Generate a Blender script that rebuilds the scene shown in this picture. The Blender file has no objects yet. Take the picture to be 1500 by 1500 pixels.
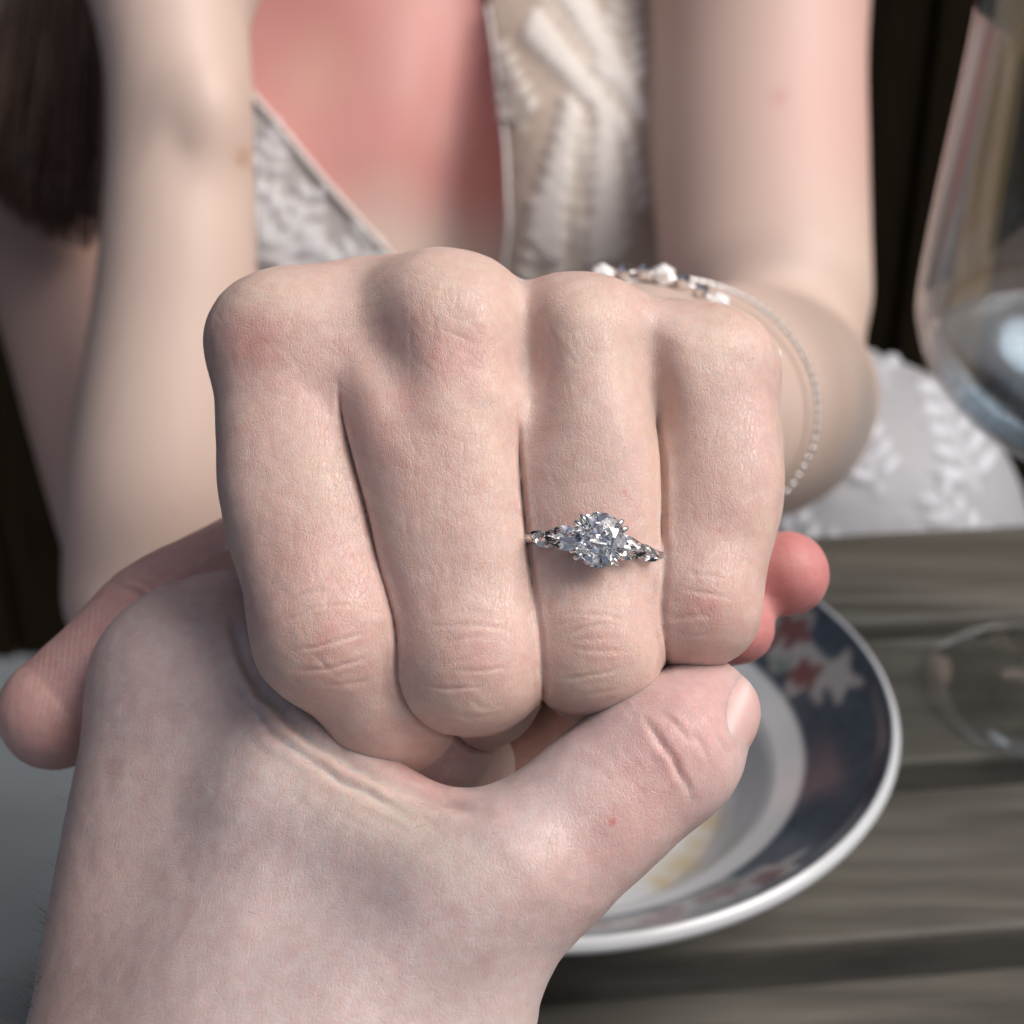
import bpy, bmesh, math, random
import numpy as np
from mathutils import Vector, Matrix

random.seed(7); np.random.seed(7)
S = bpy.context.scene
COL = S.collection

# ------------------------------------------------------------------ camera, sky, sun, exposure
PITCH = math.radians(29.0)
F = 2241.0                                   # focal length in pixels of the 1500 px photograph
TABLE_Z = 0.74
CAM = np.array([0.0, 0.0, TABLE_Z + 0.28])
R_RIGHT = np.array([1.0, 0, 0])
R_UP = np.array([0, math.sin(PITCH), math.cos(PITCH)])
R_BACK = np.array([0, -math.cos(PITCH), math.sin(PITCH)])   # towards the camera

cam = bpy.data.cameras.new('camera')
cam.sensor_width = 36; cam.lens = 36.0 / 1500 * F
cam.clip_start = 0.01; cam.clip_end = 300
cam.dof.use_dof = True; cam.dof.focus_distance = 0.208; cam.dof.aperture_fstop = 20.0
cam.dof.aperture_blades = 0
camo = bpy.data.objects.new('camera', cam); COL.objects.link(camo)
camo.location = CAM
camo.rotation_euler = (math.pi / 2 - PITCH, 0, 0)
S.camera = camo

SUN_EL = math.radians(52); SUN_AZ = math.radians(104)      # azimuth clockwise from +Y
w = bpy.data.worlds.new('World'); S.world = w; w.use_nodes = True
nt = w.node_tree; nt.nodes.clear()
sky = nt.nodes.new('ShaderNodeTexSky'); sky.sky_type = 'NISHITA'; sky.sun_disc = False
sky.sun_elevation = SUN_EL; sky.sun_rotation = SUN_AZ
sky.air_density = 0.7; sky.dust_density = 8.0; sky.ozone_density = 1.0
bg = nt.nodes.new('ShaderNodeBackground'); bg.inputs['Strength'].default_value = 0.09
out = nt.nodes.new('ShaderNodeOutputWorld')
hs = nt.nodes.new('ShaderNodeHueSaturation'); hs.inputs['Saturation'].default_value = 0.95      # veiled, nearly white sky
nt.links.new(sky.outputs[0], hs.inputs['Color']); nt.links.new(hs.outputs[0], bg.inputs[0]); nt.links.new(bg.outputs[0], out.inputs[0])

sun = bpy.data.lights.new('sun', 'SUN'); sun.energy = 1.35; sun.angle = math.radians(34)
sun.color = (1.0, 0.99, 0.985)
suno = bpy.data.objects.new('sun', sun); COL.objects.link(suno)
sd = Vector((math.sin(SUN_AZ) * math.cos(SUN_EL), math.cos(SUN_AZ) * math.cos(SUN_EL), math.sin(SUN_EL)))
suno.rotation_euler = (-sd).to_track_quat('-Z', 'Y').to_euler()
suno.location = sd * 5

S.view_settings.view_transform = 'Standard'; S.view_settings.look = 'None'
S.view_settings.gamma = 1.0; S.view_settings.exposure = 0.40
S.cycles.use_denoising = True
S.cycles.max_bounces = 10; S.cycles.transmission_bounces = 10; S.cycles.glossy_bounces = 4
S.cycles.use_adaptive_sampling = True; S.cycles.adaptive_threshold = 0.02
S.cycles.diffuse_bounces = 3; S.cycles.transparent_max_bounces = 12
S.cycles.caustics_refractive = True; S.cycles.sample_clamp_indirect = 8.0

# ------------------------------------------------------------------ coordinates
def C(px, py, d):
    """photo pixel + depth in mm -> camera-aligned mm (x right, y up, z towards camera)"""
    return np.array([(px - 750) / F * d, -(py - 750) / F * d, -d], dtype=float)

def to_world(P):
    P = np.asarray(P, dtype=float) * 0.001
    return CAM + P[..., 0:1] * R_RIGHT + P[..., 1:2] * R_UP + P[..., 2:3] * R_BACK

def from_world(W):
    Q = np.asarray(W, dtype=float) - CAM
    return np.stack([Q @ R_RIGHT, Q @ R_UP, Q @ R_BACK], -1) * 1000

def proj(P):
    d = -P[:, 2]
    return 750 + F * P[:, 0] / d, 750 - F * P[:, 1] / d

# ------------------------------------------------------------------ object helpers
def mesh_obj(name, V, faces, mat=None, parent=None, smooth=True, colors=None, vecs=None, floats=None, base=None):
    """V in world metres. Top-level: origin at the base of the shape. Child: shares the parent's origin."""
    V = np.asarray(V, dtype=float)
    if parent is not None:
        org = np.array(parent['_o'])
    else:
        lo, hi = V.min(0), V.max(0)
        org = np.array([(lo[0] + hi[0]) / 2, (lo[1] + hi[1]) / 2, lo[2]]) if base is None else np.array(base)
    me = bpy.data.meshes.new(name)
    L = V - org
    if isinstance(faces, np.ndarray):
        n = faces.shape[1]
        me.vertices.add(len(L)); me.vertices.foreach_set('co', L.astype(np.float32).ravel())
        me.loops.add(faces.size); me.loops.foreach_set('vertex_index', faces.astype(np.int32).ravel())
        me.polygons.add(len(faces))
        me.polygons.foreach_set('loop_start', np.arange(0, faces.size, n, dtype=np.int32))
        me.update(calc_edges=True); me.validate()
    else:
        me.from_pydata([tuple(v) for v in L], [], faces); me.update()
    if smooth:
        me.polygons.foreach_set('use_smooth', np.ones(len(me.polygons), dtype=bool))
    if colors:
        for k, a in colors.items():
            at = me.attributes.new(k, 'FLOAT_COLOR', 'POINT')
            c4 = np.ones((len(L), 4), np.float32); c4[:, :3] = a
            at.data.foreach_set('color', c4.ravel())
    if vecs:
        for k, a in vecs.items():
            at = me.attributes.new(k, 'FLOAT_VECTOR', 'POINT')
            at.data.foreach_set('vector', np.asarray(a, np.float32).ravel())
    if floats:
        for k, a in floats.items():
            at = me.attributes.new(k, 'FLOAT', 'POINT')
            at.data.foreach_set('value', np.asarray(a, np.float32).ravel())
    o = bpy.data.objects.new(name, me); COL.objects.link(o)
    if mat: me.materials.append(mat)
    if parent is not None:
        o.parent = parent
    else:
        o.location = org
    o['_o'] = [float(x) for x in org]
    return o

def empty(name, loc):
    o = bpy.data.objects.new(name, None); COL.objects.link(o)
    o.location = loc; o['_o'] = [float(x) for x in loc]; o.empty_display_size = 0.02
    return o

def tag(o, label=None, cat=None, group=None, kind=None):
    if label: o['label'] = label
    if cat: o['category'] = cat
    if group: o['group'] = group
    if kind: o['kind'] = kind
    return o

def join_parts(parts):
    V, Fc, n = [], [], 0
    for v, f in parts:
        v = np.asarray(v, float); V.append(v)
        Fc += [tuple(int(i) + n for i in q) for q in f]; n += len(v)
    return np.concatenate(V), Fc

def tube(path, rad, seg=12, closed=False, cap=True):
    path = np.asarray(path, float); n = len(path)
    rad = np.broadcast_to(np.asarray(rad, float), (n,))
    V = []; up = None
    for i in range(n):
        a = path[(i - 1) % n] if (closed or i > 0) else path[i]
        b = path[(i + 1) % n] if (closed or i < n - 1) else path[i]
        t = b - a; t /= np.linalg.norm(t) + 1e-12
        if up is None:
            up = np.array([0, 0, 1.0]) if abs(t[2]) < .9 else np.array([1.0, 0, 0])
        s = np.cross(t, up); s /= np.linalg.norm(s) + 1e-12
        up = np.cross(s, t)
        for k in range(seg):
            an = 2 * math.pi * k / seg
            V.append(path[i] + rad[i] * (math.cos(an) * s + math.sin(an) * up))
    Fc = []
    m = n if closed else n - 1
    for i in range(m):
        j = (i + 1) % n
        for k in range(seg):
            k2 = (k + 1) % seg
            Fc.append((i * seg + k, i * seg + k2, j * seg + k2, j * seg + k))
    if cap and not closed:
        Fc.append(tuple(range(seg - 1, -1, -1))); Fc.append(tuple((n - 1) * seg + k for k in range(seg)))
    return np.array(V), Fc

def lathe(profile, seg=96, centre=(0, 0, 0), close_ends=False):
    """profile list of (r, z)"""
    c = np.array(centre, float); V = []; Fc = []; n = len(profile)
    for r, z in profile:
        for k in range(seg):
            a = 2 * math.pi * k / seg
            V.append(c + np.array([r * math.cos(a), r * math.sin(a), z]))
    for i in range(n - 1):
        for k in range(seg):
            k2 = (k + 1) % seg
            Fc.append((i * seg + k, i * seg + k2, (i + 1) * seg + k2, (i + 1) * seg + k))
    return np.array(V), Fc

def box(cx, cy, cz, sx, sy, sz, rz=0.0, bev=0.0, piv=None):
    bm = bmesh.new(); bmesh.ops.create_cube(bm, size=1)
    for v in bm.verts: v.co = Vector((v.co.x * sx, v.co.y * sy, v.co.z * sz))
    if bev: bmesh.ops.bevel(bm, geom=list(bm.edges), offset=bev, segments=2, profile=.6, affect='EDGES')
    V = np.array([v.co[:] for v in bm.verts]); bm.verts.index_update()
    Fc = [tuple(v.index for v in f.verts) for f in bm.faces]; bm.free()
    c, s = math.cos(rz), math.sin(rz)
    V = V @ np.array([[c, s, 0], [-s, c, 0], [0, 0, 1]])
    return V + np.array([cx, cy, cz]), Fc

# ------------------------------------------------------------------ implicit surfaces
def smin(a, b, k):
    h = np.maximum(k - np.abs(a - b), 0) / k
    return np.minimum(a, b) - h * h * k * .25

def smax(a, b, k): return -smin(-a, -b, k)

def sstep(a, b, x):
    t = np.clip((x - a) / (b - a), 0, 1); return t * t * (3 - 2 * t)

def cap(P, a, b, ra, rb, p=None, side=None, sx=1.0):
    a = a.astype(P.dtype); b = b.astype(P.dtype)
    ab = b - a; L2 = ab @ ab
    pa = P - a
    t = np.clip(pa @ ab / L2, 0, 1)
    q = pa - t[:, None] * ab
    r = ra + (rb - ra) * t
    if p is None:
        return np.sqrt(np.einsum('ij,ij->i', q, q)) - r
    tt = ab / math.sqrt(L2)
    s = np.array(side, float); s -= (s @ tt) * tt; s /= np.linalg.norm(s); n = np.cross(s, tt)
    s = s.astype(P.dtype); n = n.astype(P.dtype); tt = tt.astype(P.dtype)
    u, v, w_ = (q @ s) / sx, q @ n, q @ tt
    u *= u; v *= v; w_ *= w_
    return (1 - p) * np.sqrt(u + v + w_) + p * np.sqrt(np.sqrt(u * u + v * v + w_ * w_)) - r

def chain(P, pts, k=3.0, p=None, side=(1, 0, 0), sx=1.0):
    """pts: list of (px, py, depth, r)"""
    d = None
    for (a, b) in zip(pts[:-1], pts[1:]):
        c = cap(P, C(*a[:3]), C(*b[:3]), a[3], b[3], p, side, sx)
        d = c if d is None else smin(d, c, k)
    return d

def spline(pts, n=3):
    """Catmull-Rom through tuples"""
    A = np.array(pts, float); A = np.vstack([2 * A[0] - A[1], A, 2 * A[-1] - A[-2]]); o = []
    for i in range(1, len(A) - 2):
        for j in range(n):
            t = j / n
            o.append(.5 * ((2 * A[i]) + (-A[i-1] + A[i+1]) * t + (2*A[i-1] - 5*A[i] + 4*A[i+1] - A[i+2]) * t*t
                           + (-A[i-1] + 3*A[i] - 3*A[i+1] + A[i+2]) * t**3))
    o.append(A[-2]); return [tuple(x) for x in o]

def limb(P, pts, p=0.0, sx=1.0, side=(1, 0, 0)):
    """one smooth tapered limb along a gently curved axis through (px, py, depth, r)"""
    A = np.array(spline(pts, 14)); X = np.array([C(*q[:3]) for q in A]); ab = X[-1] - X[0]; L2 = ab @ ab
    ts = np.maximum.accumulate((X - X[0]) @ ab / L2 + np.arange(len(X)) * 1e-7)
    t = np.clip((P - X[0].astype(P.dtype)) @ (ab / L2).astype(P.dtype), 0, 1)
    q = P - np.stack([np.interp(t, ts, X[:, k]) for k in range(3)], 1).astype(P.dtype)
    r = np.interp(t, ts, A[:, 3]).astype(P.dtype)
    if not p: return np.sqrt(np.einsum('ij,ij->i', q, q)) - r
    tt = ab / math.sqrt(L2); s_ = np.array(side, float); s_ -= (s_ @ tt) * tt; s_ /= np.linalg.norm(s_); n_ = np.cross(s_, tt)
    u, v, w_ = (q @ s_.astype(P.dtype)) / sx, q @ n_.astype(P.dtype), q @ tt.astype(P.dtype)
    u *= u; v *= v; w_ *= w_
    return (1 - p) * np.sqrt(u + v + w_) + p * np.sqrt(np.sqrt(u * u + v * v + w_ * w_)) - r

def ball(P, px, py, d, rx, ry=None, rz=None):
    c = C(px, py, d).astype(P.dtype); ry = ry or rx; rz = rz or rx
    q = (P - c) / np.array([rx, ry, rz], dtype=P.dtype); l = np.sqrt((q * q).sum(1))
    return (l - 1) * min(rx, ry, rz)

def polygonise(fun, lo, hi, h, newton=1):
    """sparse sampling + surface nets; everything in camera-aligned mm"""
    B = 6; H = h * B
    lo = np.asarray(lo, float); n = np.ceil((np.asarray(hi, float) - lo) / H).astype(int)
    cg = np.stack(np.meshgrid(*[lo[i] + (np.arange(n[i]) + .5) * H for i in range(3)], indexing='ij'), -1).reshape(-1, 3).astype(np.float32)
    cd = np.concatenate([fun(c) for c in np.array_split(cg, max(1, len(cg) // 200000))])
    act = np.abs(cd) < H * 1.15
    full = np.repeat(np.repeat(np.repeat(cd.reshape(n), B, 0), B, 1), B, 2).astype(np.float32)
    off = (np.stack(np.meshgrid(*[np.arange(B)] * 3, indexing='ij'), -1).reshape(-1, 3) + .5) * h
    ac = np.argwhere(act.reshape(n))
    fv = full.reshape(n[0], B, n[1], B, n[2], B).transpose(0, 2, 4, 1, 3, 5)
    for ch in np.array_split(ac, max(1, len(ac) // 1500)):
        pts = (lo + ch * H)[:, None, :] + off[None]
        d = fun(pts.reshape(-1, 3).astype(np.float32)).reshape(len(ch), B, B, B)
        fv[ch[:, 0], ch[:, 1], ch[:, 2]] = d
    G = full
    neg = G < 0
    s = neg[:-1, :-1, :-1].astype(np.int8)
    cnt = np.zeros(s.shape, np.int8)
    for i in (0, 1):
        for j in (0, 1):
            for k in (0, 1):
                cnt += neg[i:neg.shape[0]-1+i, j:neg.shape[1]-1+j, k:neg.shape[2]-1+k]
    cells = np.argwhere((cnt > 0) & (cnt < 8))
    idx = np.full(s.shape, -1, np.int32); idx[tuple(cells.T)] = np.arange(len(cells))
    cor = np.array([(i, j, k) for i in (0, 1) for j in (0, 1) for k in (0, 1)])
    val = np.stack([G[tuple((cells + c).T)] for c in cor], 1)
    acc = np.zeros((len(cells), 3)); num = np.zeros(len(cells))
    for a in range(8):
        for b in range(a + 1, 8):
            if np.abs(cor[a] - cor[b]).sum() != 1: continue
            m = (val[:, a] < 0) != (val[:, b] < 0)
            t = np.where(m, val[:, a] / np.where(m, val[:, a] - val[:, b], 1), 0)
            p = cor[a] + t[:, None] * (cor[b] - cor[a])
            acc += p * m[:, None]; num += m
    V = lo + (cells + acc / num[:, None] + .5) * h
    quads = []
    for ax in range(3):
        u, v = (ax + 1) % 3, (ax + 2) % 3
        sl0 = [slice(None)] * 3; sl1 = [slice(None)] * 3
        sl0[ax] = slice(0, -1); sl1[ax] = slice(1, None)
        ch = neg[tuple(sl0)] != neg[tuple(sl1)]
        e = np.argwhere(ch)
        ok = (e[:, u] > 0) & (e[:, v] > 0) & (e[:, u] < s.shape[u]) & (e[:, v] < s.shape[v]) & (e[:, ax] < s.shape[ax])
        e = e[ok]; inside = neg[tuple(e.T)]
        def at(du, dv):
            q = e.copy(); q[:, u] += du; q[:, v] += dv; return idx[tuple(q.T)]
        q = np.stack([at(-1, -1), at(0, -1), at(0, 0), at(-1, 0)], 1)
        q[~inside] = q[~inside][:, ::-1]
        quads.append(q)
    Q = np.concatenate(quads); Q = Q[(Q >= 0).all(1)]
    N = None
    for it in range(newton):
        d, N = grad(fun, V, h * .5)
        V = V - np.clip(d, -h * .6, h * .6)[:, None] * N
    return V, Q, N

def grad(fun, V, e):
    D = []
    k = np.array([[1, -1, -1], [-1, -1, 1], [-1, 1, -1], [1, 1, 1]], float)
    g = np.zeros_like(V); s = 0
    parts = []
    for c in np.array_split(np.arange(len(V)), max(1, len(V) // 150000)):
        gg = np.zeros((len(c), 3)); ss = 0
        for kk in k:
            f = fun((V[c] + kk * e).astype(np.float32)); gg += f[:, None] * kk; ss = ss + f
        g[c] = gg; parts.append(ss / 4)
    L = np.linalg.norm(g, axis=1, keepdims=True) + 1e-12
    return np.concatenate(parts), g / L

def keep(V, Q, N, mask):
    """drop quads whose vertices are all outside mask"""
    q = mask[Q].any(1); Q = Q[q]
    use = np.zeros(len(V), bool); use[Q.ravel()] = True
    re = np.cumsum(use) - 1
    return V[use], re[Q], N[use]

# value noise for pigment (numpy, smooth)
def vnoise(P, scale, seed=0):
    q = P / scale + 100.37 * (seed + 1); i = np.floor(q).astype(np.int64); f = q - i; f = f * f * (3 - 2 * f)
    def hsh(a):
        n = (a[:, 0] * 73856093) ^ (a[:, 1] * 19349663) ^ (a[:, 2] * 83492791) ^ (seed * 2654435761)
        n = (n ^ (n >> 13)) * 1274126177; n = n ^ (n >> 16)
        return (n & 0xffff) / 65535.0
    r = 0
    for a in (0, 1):
        for b in (0, 1):
            for c in (0, 1):
                wgt = (f[:, 0] if a else 1-f[:, 0]) * (f[:, 1] if b else 1-f[:, 1]) * (f[:, 2] if c else 1-f[:, 2])
                r = r + wgt * hsh(i + np.array([a, b, c]))
    return r * 2 - 1

def seg_dist(px, py, poly):
    d = np.full(px.shape, 1e9)
    for (a, b) in zip(poly[:-1], poly[1:]):
        ax, ay, bx, by = a[0], a[1], b[0], b[1]
        l = (bx-ax)**2 + (by-ay)**2 + 1e-9
        t = np.clip(((px-ax)*(bx-ax) + (py-ay)*(by-ay)) / l, 0, 1)
        d = np.minimum(d, np.hypot(px-ax-t*(bx-ax), py-ay-t*(by-ay)))
    return d

def gauss(px, py, cx, cy, sx, sy, ang=0):
    c, s = math.cos(ang), math.sin(ang); x, y = px - cx, py - cy
    u, v = c*x + s*y, -s*x + c*y
    return np.exp(-.5 * ((u/sx)**2 + (v/sy)**2))

# ------------------------------------------------------------------ materials
def new_mat(name):
    m = bpy.data.materials.new(name); m.use_nodes = True
    t = m.node_tree; b = t.nodes['Principled BSDF']; return m, t, b

def N_(t, typ, **kw):
    n = t.nodes.new(typ)
    for k, v in kw.items(): setattr(n, k, v)
    return n

def simple_mat(name, col, rough=.5, metal=0.0, var=.12, scale=40, bump=.0, spec=.5):
    m, t, b = new_mat(name)
    tc = N_(t, 'ShaderNodeTexCoord'); no = N_(t, 'ShaderNodeTexNoise'); no.inputs['Scale'].default_value = scale
    no.inputs['Detail'].default_value = 5
    t.links.new(tc.outputs['Object'], no.inputs['Vector'])
    mx = N_(t, 'ShaderNodeMix', data_type='RGBA')
    mx.inputs['A'].default_value = (*[c * (1 - var) for c in col], 1); mx.inputs['B'].default_value = (*[min(1, c * (1 + var)) for c in col], 1)
    t.links.new(no.outputs['Fac'], mx.inputs['Factor']); t.links.new(mx.outputs['Result'], b.inputs['Base Color'])
    b.inputs['Roughness'].default_value = rough; b.inputs['Metallic'].default_value = metal
    b.inputs['Specular IOR Level'].default_value = spec
    if bump:
        bp = N_(t, 'ShaderNodeBump'); bp.inputs['Strength'].default_value = bump; bp.inputs['Distance'].default_value = .002
        t.links.new(no.outputs['Fac'], bp.inputs['Height']); t.links.new(bp.outputs[0], b.inputs['Normal'])
    return m

def skin_mat(name, sss=.0016, fine=1.0, rough=.37, weight=1.0):
    """pigment comes from the 'tint' attribute, relief from 'skin' coordinates (mm), 'crease' = painted-on fold depth"""
    m, t, b = new_mat(name); L = t.links.new
    tint = N_(t, 'ShaderNodeAttribute', attribute_name='tint')
    co = N_(t, 'ShaderNodeAttribute', attribute_name='skin')
    rel = N_(t, 'ShaderNodeAttribute', attribute_name='relief')
    # mottled pigment
    n1 = N_(t, 'ShaderNodeTexNoise'); n1.inputs['Scale'].default_value = .55; n1.inputs['Detail'].default_value = 4; n1.inputs['Roughness'].default_value = .65
    L(co.outputs['Vector'], n1.inputs['Vector'])
    cr = N_(t, 'ShaderNodeValToRGB'); cr.color_ramp.elements[0].position = .3; cr.color_ramp.elements[1].position = .72
    cr.color_ramp.elements[0].color = (.93, .84, .83, 1); cr.color_ramp.elements[1].color = (1.04, 1.04, 1.03, 1)
    L(n1.outputs['Fac'], cr.inputs['Fac'])
    mu = N_(t, 'ShaderNodeMix', data_type='RGBA', blend_type='MULTIPLY'); mu.inputs['Factor'].default_value = 1
    L(tint.outputs['Color'], mu.inputs['A']); L(cr.outputs['Color'], mu.inputs['B'])
    L(mu.outputs['Result'], b.inputs['Base Color'])
    # relief: warp -> stretched cells (lines run along the fingers), fine cells, pores
    nw = N_(t, 'ShaderNodeTexNoise'); nw.inputs['Scale'].default_value = .5; nw.inputs['Detail'].default_value = 3
    L(co.outputs['Vector'], nw.inputs['Vector'])
    wa = N_(t, 'ShaderNodeVectorMath', operation='MULTIPLY_ADD'); wa.inputs[1].default_value = (.9, .9, .9)
    L(nw.outputs['Color'], wa.inputs[0]); L(co.outputs['Vector'], wa.inputs[2])
    def cells(sc, rot, size, feat='DISTANCE_TO_EDGE'):
        mp = N_(t, 'ShaderNodeMapping'); mp.inputs['Scale'].default_value = sc; mp.inputs['Rotation'].default_value = (0, 0, rot)
        L(wa.outputs[0], mp.inputs['Vector'])
        v = N_(t, 'ShaderNodeTexVoronoi', feature=feat); v.inputs['Scale'].default_value = size
        L(mp.outputs[0], v.inputs['Vector'])
        mr = N_(t, 'ShaderNodeMapRange'); mr.inputs['From Min'].default_value = 0; mr.inputs['From Max'].default_value = .10
        L(v.outputs['Distance'], mr.inputs['Value']); return mr.outputs[0]
    a = cells((1.0, .45, 1.0), .15, 1.75)
    c = cells((1.0, .5, 1.0), -.8, 2.2)
    n2 = N_(t, 'ShaderNodeTexNoise'); n2.inputs['Scale'].default_value = 4.5; n2.inputs['Detail'].default_value = 2
    L(co.outputs['Vector'], n2.inputs['Vector'])
    ad = N_(t, 'ShaderNodeMath', operation='MULTIPLY_ADD'); ad.inputs[1].default_value = .55
    L(c, ad.inputs[0]); L(a, ad.inputs[2])
    ad2 = N_(t, 'ShaderNodeMath', operation='MULTIPLY_ADD'); ad2.inputs[1].default_value = .9
    L(n2.outputs['Fac'], ad2.inputs[0]); L(ad.outputs[0], ad2.inputs[2])
    ml = N_(t, 'ShaderNodeMath', operation='MULTIPLY'); L(ad2.outputs[0], ml.inputs[0]); L(rel.outputs['Fac'], ml.inputs[1])
    bp = N_(t, 'ShaderNodeBump'); bp.inputs['Strength'].default_value = fine; bp.inputs['Distance'].default_value = .000032
    L(ml.outputs[0], bp.inputs['Height']); L(bp.outputs[0], b.inputs['Normal'])
    b.inputs['Roughness'].default_value = rough
    b.inputs['Specular IOR Level'].default_value = .5
    b.inputs['Subsurface Weight'].default_value = weight
    b.inputs['Subsurface Radius'].default_value = (1.0, .45, .3)
    b.inputs['Subsurface Scale'].default_value = sss
    return m

M_SKIN = skin_mat('skin_fist')
M_SKIN2 = skin_mat('skin_hand', fine=1.0)
M_SKIN_FAR, _t, _b = new_mat('skin_body')
_a = N_(_t, 'ShaderNodeAttribute', attribute_name='tint'); _t.links.new(_a.outputs['Color'], _b.inputs['Base Color'])
_b.inputs['Roughness'].default_value = .5; _b.inputs['Specular IOR Level'].default_value = .4

def wood_mat(name, c1, c2, c3, axis='X', rough=.6, sc=1.0, spec=.4):
    m, t, b = new_mat(name); L = t.links.new
    tc = N_(t, 'ShaderNodeTexCoord'); oi = N_(t, 'ShaderNodeObjectInfo')
    sh = N_(t, 'ShaderNodeVectorMath', operation='ADD')
    L(tc.outputs['Object'], sh.inputs[0])
    mlt = N_(t, 'ShaderNodeVectorMath', operation='SCALE'); mlt.inputs['Scale'].default_value = 7.0
    cb = N_(t, 'ShaderNodeCombineXYZ'); L(oi.outputs['Random'], cb.inputs[0]); L(oi.outputs['Random'], cb.inputs[1]); L(oi.outputs['Random'], cb.inputs[2])
    L(cb.outputs[0], mlt.inputs[0]); L(mlt.outputs[0], sh.inputs[1])
    mp = N_(t, 'ShaderNodeMapping')
    mp.inputs['Scale'].default_value = (9*sc, 120*sc, 120*sc) if axis == 'X' else (60*sc, 60*sc, 4*sc)
    L(sh.outputs[0], mp.inputs['Vector'])
    n = N_(t, 'ShaderNodeTexNoise'); n.inputs['Scale'].default_value = 1; n.inputs['Detail'].default_value = 8; n.inputs['Roughness'].default_value = .62; n.inputs['Distortion'].default_value = .6
    L(mp.outputs[0], n.inputs['Vector'])
    cr = N_(t, 'ShaderNodeValToRGB'); e = cr.color_ramp.elements
    e[0].position = .3; e[0].color = (*c1, 1); e[1].position = .72; e[1].color = (*c3, 1)
    x = e.new(.5); x.color = (*c2, 1)
    L(n.outputs['Fac'], cr.inputs['Fac']); L(cr.outputs['Color'], b.inputs['Base Color'])
    b.inputs['Roughness'].default_value = rough; b.inputs['Specular IOR Level'].default_value = spec
    bp = N_(t, 'ShaderNodeBump'); bp.inputs['Strength'].default_value = .5; bp.inputs['Distance'].default_value = .001
    L(n.outputs['Fac'], bp.inputs['Height']); L(bp.outputs[0], b.inputs['Normal'])
    return m

M_SLAT = wood_mat('weathered_wood', (.045, .041, .034), (.085, .079, .067), (.14, .134, .118), rough=.5)
M_WALL = wood_mat('dark_boards', (.008, .0052, .0025), (.016, .0105, .005), (.026, .018, .009), axis='Z', rough=.8, spec=.08)
M_POST = wood_mat('golden_wood', (.12, .075, .028), (.2, .13, .05), (.27, .18, .08), axis='Z', rough=.6)
M_FLOOR = simple_mat('concrete', (.17, .195, .215), rough=.8, var=.25, scale=9, bump=.3)

def glass_mat(name, ior=1.45, col=(1, 1, 1), rough=0.0):
    m, t, b = new_mat(name)
    b.inputs['Base Color'].default_value = (*col, 1); b.inputs['Transmission Weight'].default_value = 1
    b.inputs['IOR'].default_value = ior; b.inputs['Roughness'].default_value = rough
    return m
M_GLASS = glass_mat('thick_glass', 1.48, (.98, .99, .985))
M_THIN, _t, _b = new_mat('thin_blown_glass')          # a thin wall: light goes straight through, the sheen follows Fresnel
_t.nodes.remove(_b)
_tr = N_(_t, 'ShaderNodeBsdfTransparent'); _tr.inputs['Color'].default_value = (.965, .975, .975, 1)
_gl = N_(_t, 'ShaderNodeBsdfGlossy'); _gl.inputs['Roughness'].default_value = .02; _gl.inputs['Color'].default_value = (.95, .97, 1, 1)
_lw = N_(_t, 'ShaderNodeLayerWeight'); _lw.inputs['Blend'].default_value = .5
_pw = N_(_t, 'ShaderNodeMath', operation='POWER'); _pw.inputs[1].default_value = 4.0; _t.links.new(_lw.outputs['Facing'], _pw.inputs[0])
_fr = N_(_t, 'ShaderNodeMath', operation='MULTIPLY_ADD'); _fr.inputs[1].default_value = .75; _fr.inputs[2].default_value = .035; _t.links.new(_pw.outputs[0], _fr.inputs[0])
_mx = N_(_t, 'ShaderNodeMixShader'); _t.links.new(_fr.outputs[0], _mx.inputs[0]); _t.links.new(_tr.outputs[0], _mx.inputs[1]); _t.links.new(_gl.outputs[0], _mx.inputs[2])
_t.links.new(_mx.outputs[0], _t.nodes['Material Output'].inputs['Surface'])
M_FOOT = M_THIN.copy(); M_FOOT.name = 'thicker_blown_glass'
for _n in M_FOOT.node_tree.nodes:
    if _n.type == 'MATH' and _n.operation == 'MULTIPLY_ADD': _n.inputs[1].default_value = 1.2; _n.inputs[2].default_value = .08
M_CLEAR = M_THIN.copy(); M_CLEAR.name = 'water'
for _n in M_CLEAR.node_tree.nodes:
    if _n.type == 'BSDF_TRANSPARENT': _n.inputs['Color'].default_value = (.86, .92, .97, 1)
M_DIAMOND = glass_mat('diamond', 2.42)
M_SIDE = glass_mat('side_diamond', 1.75)
M_SILVER = simple_mat('silver', (.80, .79, .78), rough=.16, metal=1, var=.03)
M_PEARL = simple_mat('pearl', (.85, .84, .82), rough=.12, var=.03)

# ------------------------------------------------------------------ setting: floor, wall, post
def plane_sheet(name, x0, x1, y0, y1, z, mat, n=2):
    xs, ys = np.linspace(x0, x1, n), np.linspace(y0, y1, n)
    V = np.array([(x, y, z) for y in ys for x in xs])
    Fc = [(j*n+i, j*n+i+1, (j+1)*n+i+1, (j+1)*n+i) for j in range(n-1) for i in range(n-1)]
    return mesh_obj(name, V, Fc, mat, smooth=False)
tag(plane_sheet('floor', -60, 60, -60, 60, 0.0, M_FLOOR), kind='structure')

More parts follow.
